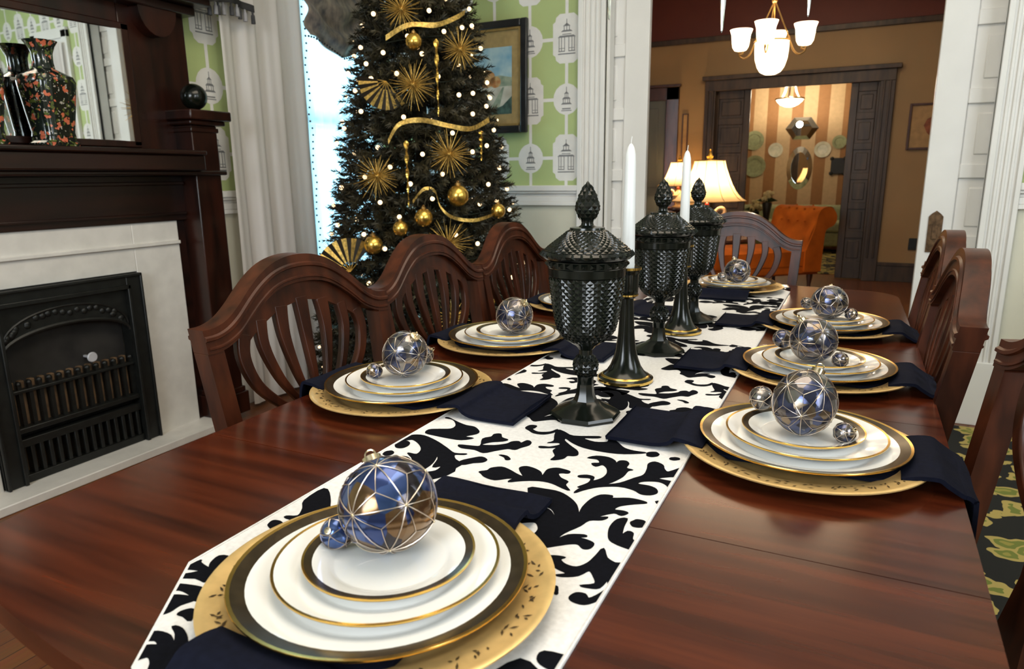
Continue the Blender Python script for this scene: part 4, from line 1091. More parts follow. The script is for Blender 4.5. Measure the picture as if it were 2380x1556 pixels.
def one(kind, make, loc, rz, label, cat, group):
    if kind not in proto:
        o = make(); proto[kind] = o; o.location = loc; o.rotation_euler = (0, 0, rz) if not isinstance(rz, tuple) else rz
        tag(o, label, cat, group)
    else:
        o = dup(proto[kind], loc, 0, label, group)
        o.rotation_euler = (0, 0, rz) if not isinstance(rz, tuple) else rz
        o['category'] = cat
    return o
rnd = random.Random(21)
for key, x, y, rz in SET:
    w = WH[key]; onr = key in 'FE'; z = ZT + (.0034 if onr else .0004)
    one('charger', charger_mesh, (x, y, z), rnd.uniform(0, 6), 'gold charger plate ' + w, 'charger plate', 'gold charger plates')
    d = .185 if onr else .165
    if onr: one('napend', lambda: napkin_mesh(.235, .198, .2, .0, 0), (x, y, z), rz, 'folded navy napkin under the plates ' + w, 'napkin', 'navy napkins')
    else: one('nap' + key[0], lambda: napkin_mesh(.262, .166 if key[0] == 'L' else .193, .21, .0035, 0), (x, y, z), rz, 'folded navy napkin under the plates ' + w, 'napkin', 'navy napkins')
    z1 = z + .0118
    one('dinner', lambda: plate_mesh('dinner_plate', .1385, .0195, True), (x, y, z1), 0, 'white dinner plate with dark gilt rim ' + w, 'plate', 'dinner plates')
    one('salad', lambda: plate_mesh('salad_plate', .107, .0175, False), (x + rnd.uniform(-.004, .004), y + .008, z1 + .0056), 0, 'white salad plate with thin gold edge ' + w, 'plate', 'salad plates')
    one('bread', lambda: plate_mesh('bread_plate', .082, .0155, True), (x + rnd.uniform(-.004, .004), y + .012, z1 + .0114), 0, 'small top plate with dark gilt rim ' + w, 'plate', 'small plates')
    zb = z1 + .0114 + .0052
    big = {'F': (-.010, .016, .0475, (1, 1, .97)), 'L1': (.0, -.0, .040, (1, 1, 1.13)), 'L2': (.02, -.015, .042, (1, 1, 1.04)), 'L3': (0, 0, .04, (1, 1, 1)), 'R1': (.0, -.008, .0425, (1, 1, 1.08)), 'R2': (-.01, -.02, .043, (1, 1, 1)), 'R3': (0, .0, .043, (1, 1, .95)), 'E': (.02, -.06, .042, (1, 1, .95))}[key]
    rb = big[2]
    kind = 'ballF' if key == 'F' else 'ballb%s%s' % (big[2], big[3])
    mat = W['orn'] if key == 'F' else W['orn2']
    one(kind, lambda: ornament('glass_ornament', rb, big[3], mat), (x + big[0], y + .012 + big[1], zb + rb * big[3][2] * 1.03), (-.75, -.45, .6) if key == 'F' else (rnd.uniform(.3, .7), rnd.uniform(-.6, .6), rnd.uniform(0, 6)),
        ('large blue and copper wire-netted glass ornament ' if key == 'F' else 'large smoky wire-netted glass ornament ') + w, 'ornament', 'large glass ornaments on the plates')
    smalls = {'F': [(-.047, -.022, .0165, 'left of the large ornament')], 'L1': [(-.052, -.025, .0145, 'left of the large ornament'), (.0, .062, .018, 'right of the large ornament')], 'R1': [(.054, -.012, .0145, 'right of the large ornament'), (-.062, .05, .018, 'left of the large ornament')],
              'R2': [(.05, -.02, .015, 'right of the large ornament'), (-.06, .05, .019, 'left of the large ornament')], 'R3': [(.052, .0, .015, 'right of the large ornament'), (-.055, .05, .015, 'left of the large ornament')], 'E': [(-.04, -.05, .015, 'left of the large ornament')]}.get(key, [])
    for dx, dy, r, wh in smalls:
        zz = zb + (0 if math.hypot(dx, dy) < .06 else .012) + r * 1.02
        one('small%s' % r + ('F' if key == 'F' else ''), lambda: ornament('small_glass_ornament', r, (1, 1, 1), W['orn'] if key == 'F' else W['orn2'], False, 18), (x + big[0] + dx, y + .012 + big[1] + dy, zz), (rnd.uniform(-.8, .8), rnd.uniform(.9, 1.4), rnd.uniform(0, 6)),
            'small wired glass ball %s %s' % (wh, w.replace('at the ', 'at ').replace(' of the table', '').replace('-hand', '')), 'ornament', 'small glass balls on the plates')

# ------------------------------------------------------------------ covered jars and candlesticks
def diamonds(mb, rf, z0, z1, rows, n, bump, mi=0):
    """diamond-point relief over the surface of revolution r = rf(z)"""
    def P(i, j, e=0):
        z = z0 + (z1 - z0) * i / rows; a = 2 * PI * (j + (.5 if i % 2 else 0)) / n
        r = rf(z) + e; return (r * math.cos(a), r * math.sin(a), z)
    for i in range(0, rows - 1):
        for j in range(n):
            dn = P(i, j)
            jl = j - 1 if i % 2 == 0 else j
            l = P(i + 1, jl); r = P(i + 1, jl + 1); up = P(i + 2, j) if i + 2 <= rows else None
            if up is None: continue
            c = Vector(l).lerp(Vector(r), .5); rad = Vector((c.x, c.y, 0)).normalized()
            zc = z0 + (z1 - z0) * (i + 1) / rows
            c = rad * (rf(zc) + bump); c.z = zc
            mb.add([dn, r, up, l, c], [(0, 1, 4), (1, 2, 4), (2, 3, 4), (3, 0, 4)], mi)
def interp(tab):
    def f(z):
        if z <= tab[0][0]: return tab[0][1]
        for (a, ra), (b, rb) in zip(tab, tab[1:]):
            if z <= b: return ra + (rb - ra) * (z - a) / (b - a)
        return tab[-1][1]
    return f
def make_urn():
    t = bpy.data.objects.new('covered_jar', None); C.objects.link(t)
    mb = MB()
    mb.lathe([(0, 0), (.0575, 0), (.0585, .004), (.056, .008)], 8, 0, None, None, .2)
    mb.lathe([(.056, .008), (.046, .013), (.030, .020), (.0195, .027), (.015, .038), (.0132, .055)], 8, 0, None, None, .2)
    mb.lathe([(.0132, .055), (.0135, .066), (.0155, .070)], 16)
    diamonds(mb, interp([(.068, .0145), (.08, .0195), (.092, .0195), (.104, .0115)]), .068, .104, 8, 14, .0022)
    mb.lathe([(.014, .068), (.018, .08), (.018, .092), (.0108, .104), (.0112, .112), (.017, .119), (.024, .124)], 16)
    mb.build('stem', W['glass'], t, ang=25)
    bowl = interp([(.122, .023), (.132, .036), (.145, .0455), (.16, .0495), (.178, .0525), (.20, .0555), (.224, .0583), (.236, .0595)])
    mb = MB()
    diamonds(mb, bowl, .126, .232, 22, 32, .0021)
    mb.lathe([(.0225, .122)] + [(bowl(z) - .0006, z) for z in (.126, .132, .145, .16, .178, .2, .224, .232)] + [(.0605, .234), (.0612, .246), (.0625, .2475), (.0628, .258), (.060, .259)], 48)
    for k in range(30):
        a = 2 * PI * k / 30
        mb.add([(.061 * math.cos(a - .1), .061 * math.sin(a - .1), .247), (.061 * math.cos(a + .1), .061 * math.sin(a + .1), .247), (.067 * math.cos(a), .067 * math.sin(a), .2525), (.0615 * math.cos(a + .1), .0615 * math.sin(a + .1), .258), (.0615 * math.cos(a - .1), .0615 * math.sin(a - .1), .258)], [(0, 1, 2), (1, 3, 2), (3, 4, 2), (4, 0, 2)])
    mb.build('bowl', W['glass'], t, ang=25)
    lid = bpy.data.objects.new
    mb = MB()
    mb.lathe([(.060, .2592), (.068, .2605), (.0715, .264), (.072, .268), (.0685, .2715)], 48)
    lf = interp([(.270, .069), (.279, .060), (.289, .047), (.299, .034), (.305, .027)])
    diamonds(mb, lf, .2705, .304, 12, 34, .0026)
    mb.lathe([(lf(z) - .0006, z) for z in (.270, .279, .289, .299, .304)] + [(.0275, .305), (.0270, .3075), (.014, .3085), (.0105, .311)], 48)
    for k in range(32):
        a = 2 * PI * k / 32
        mb.add([(.070 * math.cos(a - .095), .070 * math.sin(a - .095), .2625), (.070 * math.cos(a + .095), .070 * math.sin(a + .095), .2625), (.0755 * math.cos(a), .0755 * math.sin(a), .267), (.070 * math.cos(a), .070 * math.sin(a), .2735)], [(0, 1, 2), (1, 3, 2), (3, 0, 2)])
    ld = mb.build('lid', W['glass'], t, ang=25)
    mb = MB()
    ff = interp([(.3105, .0098), (.319, .0105), (.330, .0165), (.3395, .0188), (.348, .0155), (.3525, .0142), (.357, .013), (.368, .0072), (.376, .0028)])
    diamonds(mb, ff, .318, .374, 10, 10, .002)
    mb.lathe([(.0102, .3105), (.0092, .315)] + [(ff(z) - .0006, z) for z in (.319, .33, .3395, .348, .357, .368, .376)] + [(0, .3785)], 16)
    mb.build('finial', W['glass'], ld, ang=25)
    return t
zr = ZT + .0034
for y, lab in ((1.027, 'tall black cut-glass covered jar nearest the camera'), (1.494, 'middle black cut-glass covered jar, between the two white candles'), (1.855, 'farthest black cut-glass covered jar, in front of the glowing lamp')):
    one('urn', make_urn, (-.377, y, zr), y, lab, 'jar', 'black covered jars along the runner')
def make_stick():
    t = bpy.data.objects.new('candlestick', None); C.objects.link(t)
    MB().lathe([(0, 0), (.050, 0), (.0525, .003), (.0525, .006), (.049, .009), (.044, .0125), (.036, .019), (.0295, .029), (.0235, .045), (.0195, .062), (.0158, .09), (.0138, .12), (.0125, .155), (.0125, .160), (.0165, .163), (.0195, .167), (.0205, .18), (.021, .205), (.0225, .210), (.025, .2155), (.0245, .2185), (.0125, .2185), (.0125, .2), (0, .2)], 40).build('stem', W['glass'], t)
    for r0, z0, r1, z1 in ((.0531, .0015, .0529, .0068), (.0472, .0106, .0432, .0134), (.0202, .1655, .0205, .1685), (.0252, .2148, .0253, .2192)):
        MB().lathe([(r0 - .001, z0), (r0 + .0004, z0), (r1 + .0004, z1), (r1 - .003, z1)], 40).build('gilt_band', W['gilt'], t)
    return t
def make_candle():
    t = bpy.data.objects.new('taper_candle', None); C.objects.link(t)
    MB().lathe([(0, 0), (.0118, 0), (.0120, .02), (.0110, .12), (.0100, .20), (.0090, .222), (.006, .234), (.0025, .240), (0, .241)], 24).build('wax', W['wax'], t)
    MB().tube([(0, 0, .238), (.0005, 0, .246), (.0015, 0, .253)], .0009, 6).build('wick', W['wick'], t)
    return t
for y, wl, cl in ((1.248, 'black candlestick with gold bands behind the nearest jar', 'tall white taper candle in the nearest candlestick'), (1.705, 'black candlestick with gold bands between the two farther jars', 'white taper candle in the farther candlestick')):
    one('stick', make_stick, (-.377, y, zr), 0, wl, 'candlestick', 'black candlesticks on the runner')
    one('candle', make_candle, (-.377, y, zr + .2005), 0, cl, 'candle', 'white taper candles')

# ------------------------------------------------------------------ chairs
def chair_parts():
    t = bpy.data.objects.new('dining_chair', None); C.objects.link(t)
    wood = W['chair']
    def bm(v): return -.20 - .165 * (v - .46)
    FBk = Matrix(((0, 0, 1, 0), (1, 0, 0, 0), (0, 1, 0, 0), (0, 0, 0, 1)))       # (y, z, x)
    sh = Matrix(((1, 0, -.165, -.20 + .165 * .46), (0, 1, 0, 0), (0, 0, 1, 0), (0, 0, 0, 1)))
    up = [(.240, .892), (.215, .893), (.188, .902), (.160, .921), (.132, .945), (.103, .967), (.07, .985), (.035, .995), (0, .998)]
    lo = [(.238, .850), (.212, .851), (.187, .858), (.162, .871), (.136, .892), (.108, .913), (.075, .932), (.04, .942), (0, .945)]
    full = catmull(up + [(-x, y) for x, y in up[-2::-1]], 3, False) + catmull(([(x, y) for x, y in lo] + [(-x, y) for x, y in lo[-2::-1]])[::-1], 3, False)
    mb = MB(); mb.prism(full, -.020, .020, sh @ FBk)
    cr = mb.build('crest_rail', wood, t, .005, seg=3)
    mb = MB()     # raised moulding on both faces of the crest
    for sx in (-1, 1):
        mid = catmull([((a[0] + b[0]) / 2, a[1] * .62 + b[1] * .38) for a, b in zip(up, lo)] + [(-(a[0] + b[0]) / 2, a[1] * .62 + b[1] * .38) for a, b in list(zip(up, lo))[-2::-1]], 3, False)
        mb.tube([(sx * .020, p[0], p[1]) for p in mid], .005, 6, M=sh)
        inn = catmull([(a[0] * .985, a[1] + .009) for a in lo] + [(-a[0] * .985, a[1] + .009) for a in lo[-2::-1]], 3, False)
        mb.tube([(sx * .020, p[0], p[1]) for p in inn], .003, 6, M=sh)
    mb.build('crest_moulding', wood, t)
    for s in (-1, 1):
        mb = MB(); mb.prism([(s * .205, .852), (s * .238, .852), (s * .218, .46), (s * .186, .46)], -.02, .018, sh @ FBk)
        mb.build('stile', wood, t, .004)
    mb = MB()   # web under the crest + seven ribs fanning down to the shoe
    web = [(lo[i][0], lo[i][1]) for i in range(3, 9)] + [(-lo[i][0], lo[i][1]) for i in range(7, 2, -1)] + [(-.150, .845), (-.128, .862), (-.10, .878), (-.06, .898), (0, .908), (.06, .898), (.10, .878), (.128, .862), (.150, .845)]
    mb.prism(web, -.007, .007, sh @ FBk)
    def rib(P, ws):
        Q = catmull([(0, y, z) for y, z in P], 5, False); n = len(Q)
        w = [ws[0] + (ws[1] - ws[0]) * min(1, (i / (n - 1)) * 1.6) for i in range(n)]
        mb.ribbon(Q, .02, .015, (1, 0, 0), 0, sh, w)
    for s in (-1, 1):
        rib([(s * .148, .868), (s * .157, .825), (s * .140, .770), (s * .096, .722), (s * .046, .688), (s * .016, .655)], (.030, .017))
        rib([(s * .106, .888), (s * .108, .835), (s * .086, .77), (s * .052, .718), (s * .022, .68), (s * .008, .655)], (.028, .012))
        rib([(s * .054, .905), (s * .056, .845), (s * .042, .77), (s * .020, .705), (s * .005, .655)], (.034, .012))
    rib([(0, .915), (0, .84), (0, .77), (0, .71), (0, .655)], (.034, .013))
    mb.prism([(-.030, .695), (-.014, .682), (0, .678), (.014, .682), (.030, .695), (.026, .655), (.022, .62), (.032, .55), (.045, .475), (-.045, .475), (-.032, .55), (-.022, .62), (-.026, .655)], -.008, .008, sh @ FBk)
    mb.build('splat', wood, t, .003)
    mb = MB(); mb.box(-.02, .012, -.195, .195, .455, .485, 0, sh); mb.build('lower_rail', wood, t, .003)
    for s in (-1, 1):
        mb = MB(); mb.taper((-.2, s * .205, .46), .016, .018, (-.265, s * .205, 0), .013, .013); mb.build('leg', wood, t, .003)
        mb = MB(); mb.taper((.205, s * .225, .44), .019, .019, (.205, s * .225, 0), .012, .012); mb.build('leg', wood, t, .003)
    mb = MB()
    mb.prism([(-.215, -.215), (-.215, .215), (.226, .247), (.226, -.247)], .395, .455); mb.build('seat_frame', wood, t, .004)
    mb = MB()
    def st(u, v):
        x = -.20 + .42 * u; hw = .205 + .035 * u; e = (1 - abs(2 * u - 1) ** 4) * (1 - abs(2 * v - 1) ** 4)
        return (x, (2 * v - 1) * hw, .456 + .03 * e)
    mb.slab(st, 12, 12, lambda u, v: (0, 0, -.02)); mb.build('seat', W['seat'], t)
    mb = MB()
    for s in (-1, 1): mb.box(-.24, .205, s * .215 - .008, s * .215 + .008, .16, .185)
    mb.box(-.03, -.012, -.21, .21, .16, .185); mb.build('stretcher', wood, t, .002)
    return t
for x, y, rz, lab in ((-.715, 1.018, -.06, 'mahogany shield-back dining chair on the left, nearest the fireplace'), (-.722, 1.512, -.02, 'mahogany dining chair on the left, middle of three, before the tree'), (-.725, 2.012, 0, 'mahogany dining chair on the left, farthest, right of the tree'),
        (.027, .953, PI + .25, 'mahogany dining chair cut off by the right edge of the photo'), (-.085, 1.565, PI, 'mahogany dining chair on the right, second from the camera'), (-.070, 2.05, PI, 'mahogany dining chair on the right, farthest, by the white doorway'),
        (-.42, 2.565, -PI / 2, 'mahogany dining chair at the far end of the table')):
    one('chair', chair_parts, (x, y, .008), rz, lab, 'chair', 'dining chairs around the table')

# ------------------------------------------------------------------ crystal chandelier above the frame: only its drops hang into view
ch = thing('crystal_chandelier', 'crystal drops of a chandelier hanging at the top of the photo', 'chandelier', (-.334, 1.6, 1.72))
mb = MB(); mb.tube([(0, 0, .1), (0, 0, 1.36)], .008, 8); mb.lathe([(0, .02), (.03, .03), (.045, .08), (.02, .14), (0, .15)], 20); mb.lathe([(0, 1.378), (.06, 1.378), (.06, 1.36), (0, 1.34)], 20); mb.build('stem', W['brass'], ch)
mb = MB(); mb.tube([(.208 * math.cos(2 * PI * k / 40), .208 * math.sin(2 * PI * k / 40), .02) for k in range(40)], .006, 8, True); mb.build('ring', W['brass'], ch)
DR = [(180, 1.489), (-68.5, 1.404), (0, 1.453), (60, 1.68), (120, 1.68), (-130, 1.58), (-30, 1.62)]
for a, tip in DR:
    q = math.radians(a)
    MB().tube([(0, 0, .08), (.1 * math.cos(q), .1 * math.sin(q), .02), (.17 * math.cos(q), .17 * math.sin(q), .05), (.208 * math.cos(q), .208 * math.sin(q), .02)], .004, 6).build('arm', W['brass'], ch)
    zt = tip - 1.72; zs = min(zt + .15, .02); x, y = .208 * math.cos(q), .208 * math.sin(q); mb = MB()
    mb.lathe([(0, zt), (.0022, zt + .004), (.0048, zt + .05), (.0068, zt + .075), (.0072, zt + .09), (.004, zt + .10), (.0085, zt + .115), (.006, zt + .14), (.003, zt + .15), (0, zt + .152)], 6, 0, T(x, y, 0))
    mb.tube([(x, y, zs), (x, y, max(.02, zt + .16))], .001, 4)
    mb.build('crystal_drop', W['crystal'], ch, ang=15)
# ================================================================== PARLOUR BEYOND
ta = thing('lamp_table', 'dark side table hidden behind the jars, under the glowing lamp', 'table', (-1.14, 6.0, 0))
mb = MB(); mb.lathe([(0, .60), (.36, .60), (.37, .615), (.36, .63), (0, .63)], 40); mb.build('top', W['browntrim'], ta)
mb = MB(); mb.lathe([(0, .02), (.22, .02), (.20, .05), (.04, .08), (.035, .3), (.05, .5), (.09, .6), (0, .6)], 20); mb.build('pedestal', W['browntrim'], ta)
for k in range(3):
    q = 2 * PI * k / 3; MB().tube([(.1 * math.cos(q), .1 * math.sin(q), .06), (.28 * math.cos(q), .28 * math.sin(q), .02)], .02, 8).build('foot', W['browntrim'], ta)
def lamp(loc, S, label):
    t = thing('table_lamp', label, 'lamp', loc, 0, 'glowing table lamps in the parlour')
    n = 64; prof = [(.305, .30), (.265, .325), (.225, .37), (.19, .43), (.16, .50), (.135, .57), (.122, .625)]
    vs = []; fs = []
    for r, z in prof:
        for k in range(n):
            a = 2 * PI * k / n; rr = r * (1 + .018 * math.cos(a * 10)) * S
            vs.append((rr * math.cos(a), rr * math.sin(a), z * S))
    for i in range(len(prof) - 1):
        for k in range(n): fs.append((i * n + k, i * n + (k + 1) % n, (i + 1) * n + (k + 1) % n, (i + 1) * n + k))
    sh = MB().add(vs, fs).build('lamp_shade', W['shade'], t)
    mb = MB()
    for k in range(10):
        a = 2 * PI * (k + .5) / 10; mb.tube([((r + .001) * S * math.cos(a), (r + .001) * S * math.sin(a), z * S) for r, z in prof], .0022, 4)
    for r, z in ((prof[0]), (prof[-1])): mb.tube([(r * S * math.cos(2 * PI * k / 40), r * S * math.sin(2 * PI * k / 40), z * S) for k in range(40)], .004, 5, True)
    mb.build('shade_trim', W['brass'], sh)
    mb = MB(); mb.lathe([(0, 0), (.09, 0), (.095, .012), (.06, .03), (.03, .05), (.035, .09), (.07, .14), (.075, .17), (.05, .21), (.02, .235), (.02, .25), (0, .25)], 24, 0, Matrix.Diagonal((S, S, S, 1))); mb.build('base', W['lampbase'], t)
    for s in (-1, 1):
        P = [(s * (.07 + .055 * math.sin(q) + .01 * q), 0, .17 + .055 * (1 - math.cos(q)) - .012 * q) for q in [k * .35 for k in range(15)]]
        MB().tube([(x * S, y * S, z * S) for x, y, z in P], .014 * S, 8).build('scroll', W['lampbase'], t)
    o = MB().sphere((0, -.03 * S, .272 * S), .016 * S, 10, 8).build('bead', W['redbead'], t); o['label'] = 'red bead'
    MB().tube([(0, 0, .25 * S), (0, 0, .66 * S)], .006, 6).build('rod', W['brass'], t)
    MB().lathe([(0, .628), (.03, .63), (.022, .645), (.03, .66), (.02, .675), (.008, .70), (.012, .712), (0, .725)], 14, 0, Matrix.Diagonal((S, S, S, 1))).build('finial', W['gold'], t)
    L = bpy.data.lights.new('lamp_bulb', 'POINT'); L.energy = 18 * S; L.color = (1, .68, .36); L.shadow_soft_size = .04
    lo = bpy.data.objects.new('lamp_bulb', L); C.objects.link(lo); lo.location = (loc[0], loc[1], loc[2] + .44 * S)
lamp((-1.14, 6.0, .63), 1.0, 'glowing table lamp with cream bell shade behind the farthest jar')
mb = MB(); tb2 = thing('pedestal_stand', 'dark pedestal holding the smaller lamp by the far wall', 'stand', (-1.86, 8.05, 0))
MB().lathe([(0, 0), (.17, 0), (.16, .03), (.04, .06), (.035, .6), (.06, .74), (.17, .76), (.17, .78), (0, .78)], 24).build('pedestal', W['browntrim'], tb2)
lamp((-1.86, 8.05, .78), .80, 'smaller glowing lamp partly hidden behind the farther candle')
# chandelier
cz = 2.43
pc = thing('chandelier', 'lit chandelier with white glass bowl and cups in the next room', 'chandelier', (-.715, 6.0, cz))
mb = MB(); mb.tube([(0, 0, 0), (0, 0, .76)], .008, 8); mb.sphere((0, 0, 0), .022, 12, 8); mb.lathe([(0, .768), (.07, .768), (.07, .755), (0, .73)], 20); mb.build('stem', W['brass'], pc)
mb = MB(); mb.lathe([(.001, -.535), (.04, -.532), (.075, -.515), (.10, -.48), (.118, -.42), (.124, -.36), (.126, -.31), (.130, -.295)], 32); mb.build('bowl', W['opal'], pc)
mb = MB(); mb.tube([(.13 * math.cos(2 * PI * k / 40), .13 * math.sin(2 * PI * k / 40), -.292) for k in range(40)], .006, 6, True); mb.build('bowl_ring', W['brass'], pc)
for a in (178, -95, -2, 90):
    q = math.radians(a); c, s = math.cos(q), math.sin(q)
    MB().tube([(0, 0, 0), (.128 * c, .128 * s, -.29)], .005, 6).build('rod', W['brass'], pc)
    P = [(.128, -.30), (.16, -.37), (.20, -.40), (.235, -.385), (.245, -.355), (.225, -.34), (.215, -.36), (.235, -.37)]
    MB().tube([(r * c, r * s, z) for r, z in catmull(P, 4, False)], .006, 6).build('arm', W['brass'], pc)
    mb = MB(); mb.lathe([(.012, -.345), (.045, -.335), (.06, -.31), (.066, -.27), (.07, -.225), (.082, -.19), (.085, -.185)], 24, 0, T(.235 * c, .235 * s, 0)); mb.build('glass_cup', W['opal'], pc)
    L = bpy.data.lights.new('cup_bulb', 'POINT'); L.energy = 12; L.color = (1, .80, .55); L.shadow_soft_size = .03
    lo = bpy.data.objects.new('cup_bulb', L); C.objects.link(lo); lo.location = (-.715 + .235 * c, 6 + .235 * s, cz - .24)
L = bpy.data.lights.new('bowl_bulb', 'POINT'); L.energy = 12; L.color = (1, .80, .55); L.shadow_soft_size = .03
lo = bpy.data.objects.new('bowl_bulb', L); C.objects.link(lo); lo.location = (-.715, 6, cz - .4)
# orange tufted chaise: head at the far right, foot towards the left front
ca = thing('chaise_longue', 'orange tufted velvet chaise with rolled head by the dark doorway', 'chaise', (-.93, 7.32, 0), math.radians(42))
mb = MB(); mb.slab(lambda u, v: (-.70 + 1.2 * u, -.33 + .66 * v, .40 + .04 * (1 - abs(2 * u - 1) ** 5) * (1 - abs(2 * v - 1) ** 5)), 14, 10, lambda u, v: (0, 0, -.14)); mb.build('seat', W['orange'], ca)
mb = MB(); mb.box(-.70, .55, -.325, .325, .17, .27); mb.build('seat_rail', W['orange'], ca, .02)
prof = [(.36, .40), (.40, .50), (.44, .60), (.46, .68), (.47, .74), (.50, .80), (.56, .825), (.63, .81), (.68, .76), (.69, .70), (.66, .645), (.60, .62), (.57, .58), (.56, .45), (.55, .20)]
PR = catmull(prof, 3, False)
Fc = Matrix(((1, 0, 0, 0), (0, 0, -1, 0), (0, 1, 0, 0), (0, 0, 0, 1)))
mb = MB(); n = len(PR) - 1
def tuft(u, v):
    x, z = PR[min(n, round(u * n))]
    k = math.cos(u * 8 * PI) * math.cos(v * 5 * PI) if u < .62 else 0
    return (x + .012 * k - .0, -.33 + .66 * v, z + .010 * k * (u > .3))
mb.grid(lambda u, v: tuft(u, v), n, 24); 
mb.build('rolled_head', W['orange'], ca)
for s in (-1, 1):
    poly = [(x, z) for x, z in PR] + [(.36, .20)]
    mb = MB(); mb.prism(poly, s * .335 - .012, s * .335 + .012, Fc); mb.build('head_panel', W['orange'], ca, .006)
    for x in (-.64, .48):
        mb = MB(); mb.lathe([(0, 0), (.014, 0), (.02, .03), (.016, .06), (.03, .14), (.03, .17), (0, .17)], 12, 0, T(x, s * .28, 0)); mb.build('leg', W['browntrim'], ca)
mb = MB()
for i in range(4):
    for j in range(5):
        u = .06 + .15 * i; v = .12 + .19 * j + (.09 if i % 2 else 0)
        if v < .95: x, y, z = tuft(u, v); mb.sphere((x - .012, y, z + .006), .011, 6, 5)
mb.build('tuft_buttons', W['orange'], ca)
# framed print, dark plate, small frame on the far tan wall
def wallpic(name, F, x0, x1, z0, z1, b, label, inner, cat='picture'):
    t = thing(name, label, cat, F @ Vector(((x0 + x1) / 2, (z0 + z1) / 2, 0)))
    w, h = (x1 - x0) / 2, (z1 - z0) / 2; G = Matrix(((1, 0, 0, 0), (0, 0, -1, 0), (0, 1, 0, 0), (0, 0, 0, 1)))
    mb = MB()
    for q in ((-w, -w + b, -h, h), (w - b, w, -h, h), (-w + b, w - b, h - b, h), (-w + b, w - b, -h, -h + b)): mb.box(*q, .002, .025, 0, G)
    mb.build('frame', W['browntrim'], t, .003)
    mb = MB(); mb.flat(rect(-w + b, w - b, -h + b, h - b), .008, G, 0)
    if inner: mb.flat([(x * w * .45 + .03, y * h * .45) for x, y in ((0, -1), (.5, -.7), (.9, -.1), (.7, .6), (.1, 1), (-.6, .7), (-.9, .1), (-.5, -.6))], .0085, G, 1)
    mb.build('print', [W['printp'], W['printr']], t)
wallpic('framed_print', FFAR, .37, .74, 1.365, 1.82, .022, 'thin-framed flower print on the tan wall beside the white pocket door', True)
wallpic('framed_print', FFAR, -1.93, -1.86, 1.17, 1.83, .012, 'narrow dark frame beside the brown door casing in the next room', False)
sp = tag(MB().box(-.04, .04, -.012, .0, -.062, .062).build('outlet_plate', W['switch'], None, .004, loc=(.535, 8.4, .405)), 'black outlet plate low on the tan wall', 'outlet')
# ---- last room contents
pl = thing('pendant_lamp', 'lit bowl pendant with curved arms in the striped room', 'pendant lamp', (-1.02, 11.0, 2.06))
mb = MB(); mb.lathe([(.001, 0), (.06, .008), (.12, .035), (.165, .075), (.185, .11)], 32); mb.build('bowl', W['opal'], pl)
mb = MB(); mb.tube([(.188 * math.cos(2 * PI * k / 40), .188 * math.sin(2 * PI * k / 40), .112) for k in range(40)], .012, 8, True); mb.build('rim', W['brass'], pl)
for k in range(3):
    q = 2 * PI * k / 3 + .5
    MB().tube([(r * math.cos(q), r * math.sin(q), z) for r, z in catmull([(.18, .115), (.13, .15), (.09, .22), (.07, .30), (.02, .34)], 4, False)], .014, 8).build('arm', W['lampbase'], pl)
mb = MB(); mb.lathe([(0, .30), (.05, .31), (.04, .36), (.015, .4), (.012, 1.03), (.06, 1.035), (0, 1.038)], 16); mb.build('stem', W['lampbase'], pl)
for zz, e in ((.2, 60), (-.12, 18)):
    L = bpy.data.lights.new('pendant_bulb', 'POINT'); L.energy = e; L.color = (1, .84, .62); L.shadow_soft_size = .05
    lo = bpy.data.objects.new('pendant_bulb', L); C.objects.link(lo); lo.location = (-1.02, 11.0, 2.06 + zz)
G = Matrix(((1, 0, 0, 0), (0, 0, -1, 0), (0, 1, 0, 0), (0, 0, 0, 1)))
def mirr(loc, poly, inner, label, fm):
    t = thing('wall_mirror', label, 'mirror', loc)
    mb = MB(); n = len(poly); vs = [(x, y, .002) for x, y in poly] + [(x, y, .03) for x, y in inner] + [(x, y, .012) for x, y in inner]
    fs = [(i, (i + 1) % n, n + (i + 1) % n, n + i) for i in range(n)] + [(n + i, n + (i + 1) % n, 2 * n + (i + 1) % n, 2 * n + i) for i in range(n)]
    mb.add(vs, fs, 0, G); mb.build('frame', fm, t, ang=5)
    mb = MB(); mb.flat([(x * 1.02, y * 1.02) for x, y in inner], .013, G); mb.build('glass', W['mirror'], t)
hx = [(.24 * math.cos(PI / 3 * k), .19 * math.sin(PI / 3 * k)) for k in range(6)]
mirr((-.905, 11.998, 1.82), hx, [(x * .62, y * .68) for x, y in hx], 'six-sided mirror with mirrored frame below the pendant', W['mirror'])
ov = [(.19 * math.cos(2 * PI * k / 20) * (1 - .12 * abs(math.sin(2 * PI * k / 20)) ** 3), .33 * math.sin(2 * PI * k / 20)) for k in range(20)]
mirr((-.90, 11.998, 1.22), ov, [(x * .66, y * .74) for x, y in ov], 'pointed oval mirror with faceted frame between two round plates', W['mirror'])
def wplate(x, z, r, m, label):
    o = MB().lathe([(0, .004), (r * .6, .004), (r * .66, .014), (r, .02), (r, .016), (r * .6, 0), (0, 0)], 32, 0, G).build('wall_plate', m, None, loc=(x, 11.998, z)); tag(o, label, 'plate', 'round plates on the striped wall')
wplate(-1.267, 1.505, .11, W['plateart'], 'round pale plate left of the pointed oval mirror'); wplate(-.586, 1.495, .12, W['plateart'], 'round pale plate right of the pointed oval mirror')
wplate(-1.60, 1.66, .15, W['sage'], 'large round plate high beside the left dark door'); wplate(-1.57, 1.26, .17, W['sage'], 'large round plate low beside the left dark door')
wplate(-.36, 1.60, .10, W['sage'], 'small round plate beside the right dark door')
dk = MB().box(-.1, .1, -.03, 0, -.13, .13); 
dp = thing('carved_plaque', 'dark carved square plaque by the right dark door', 'plaque', (-.35, 11.998, 1.245))
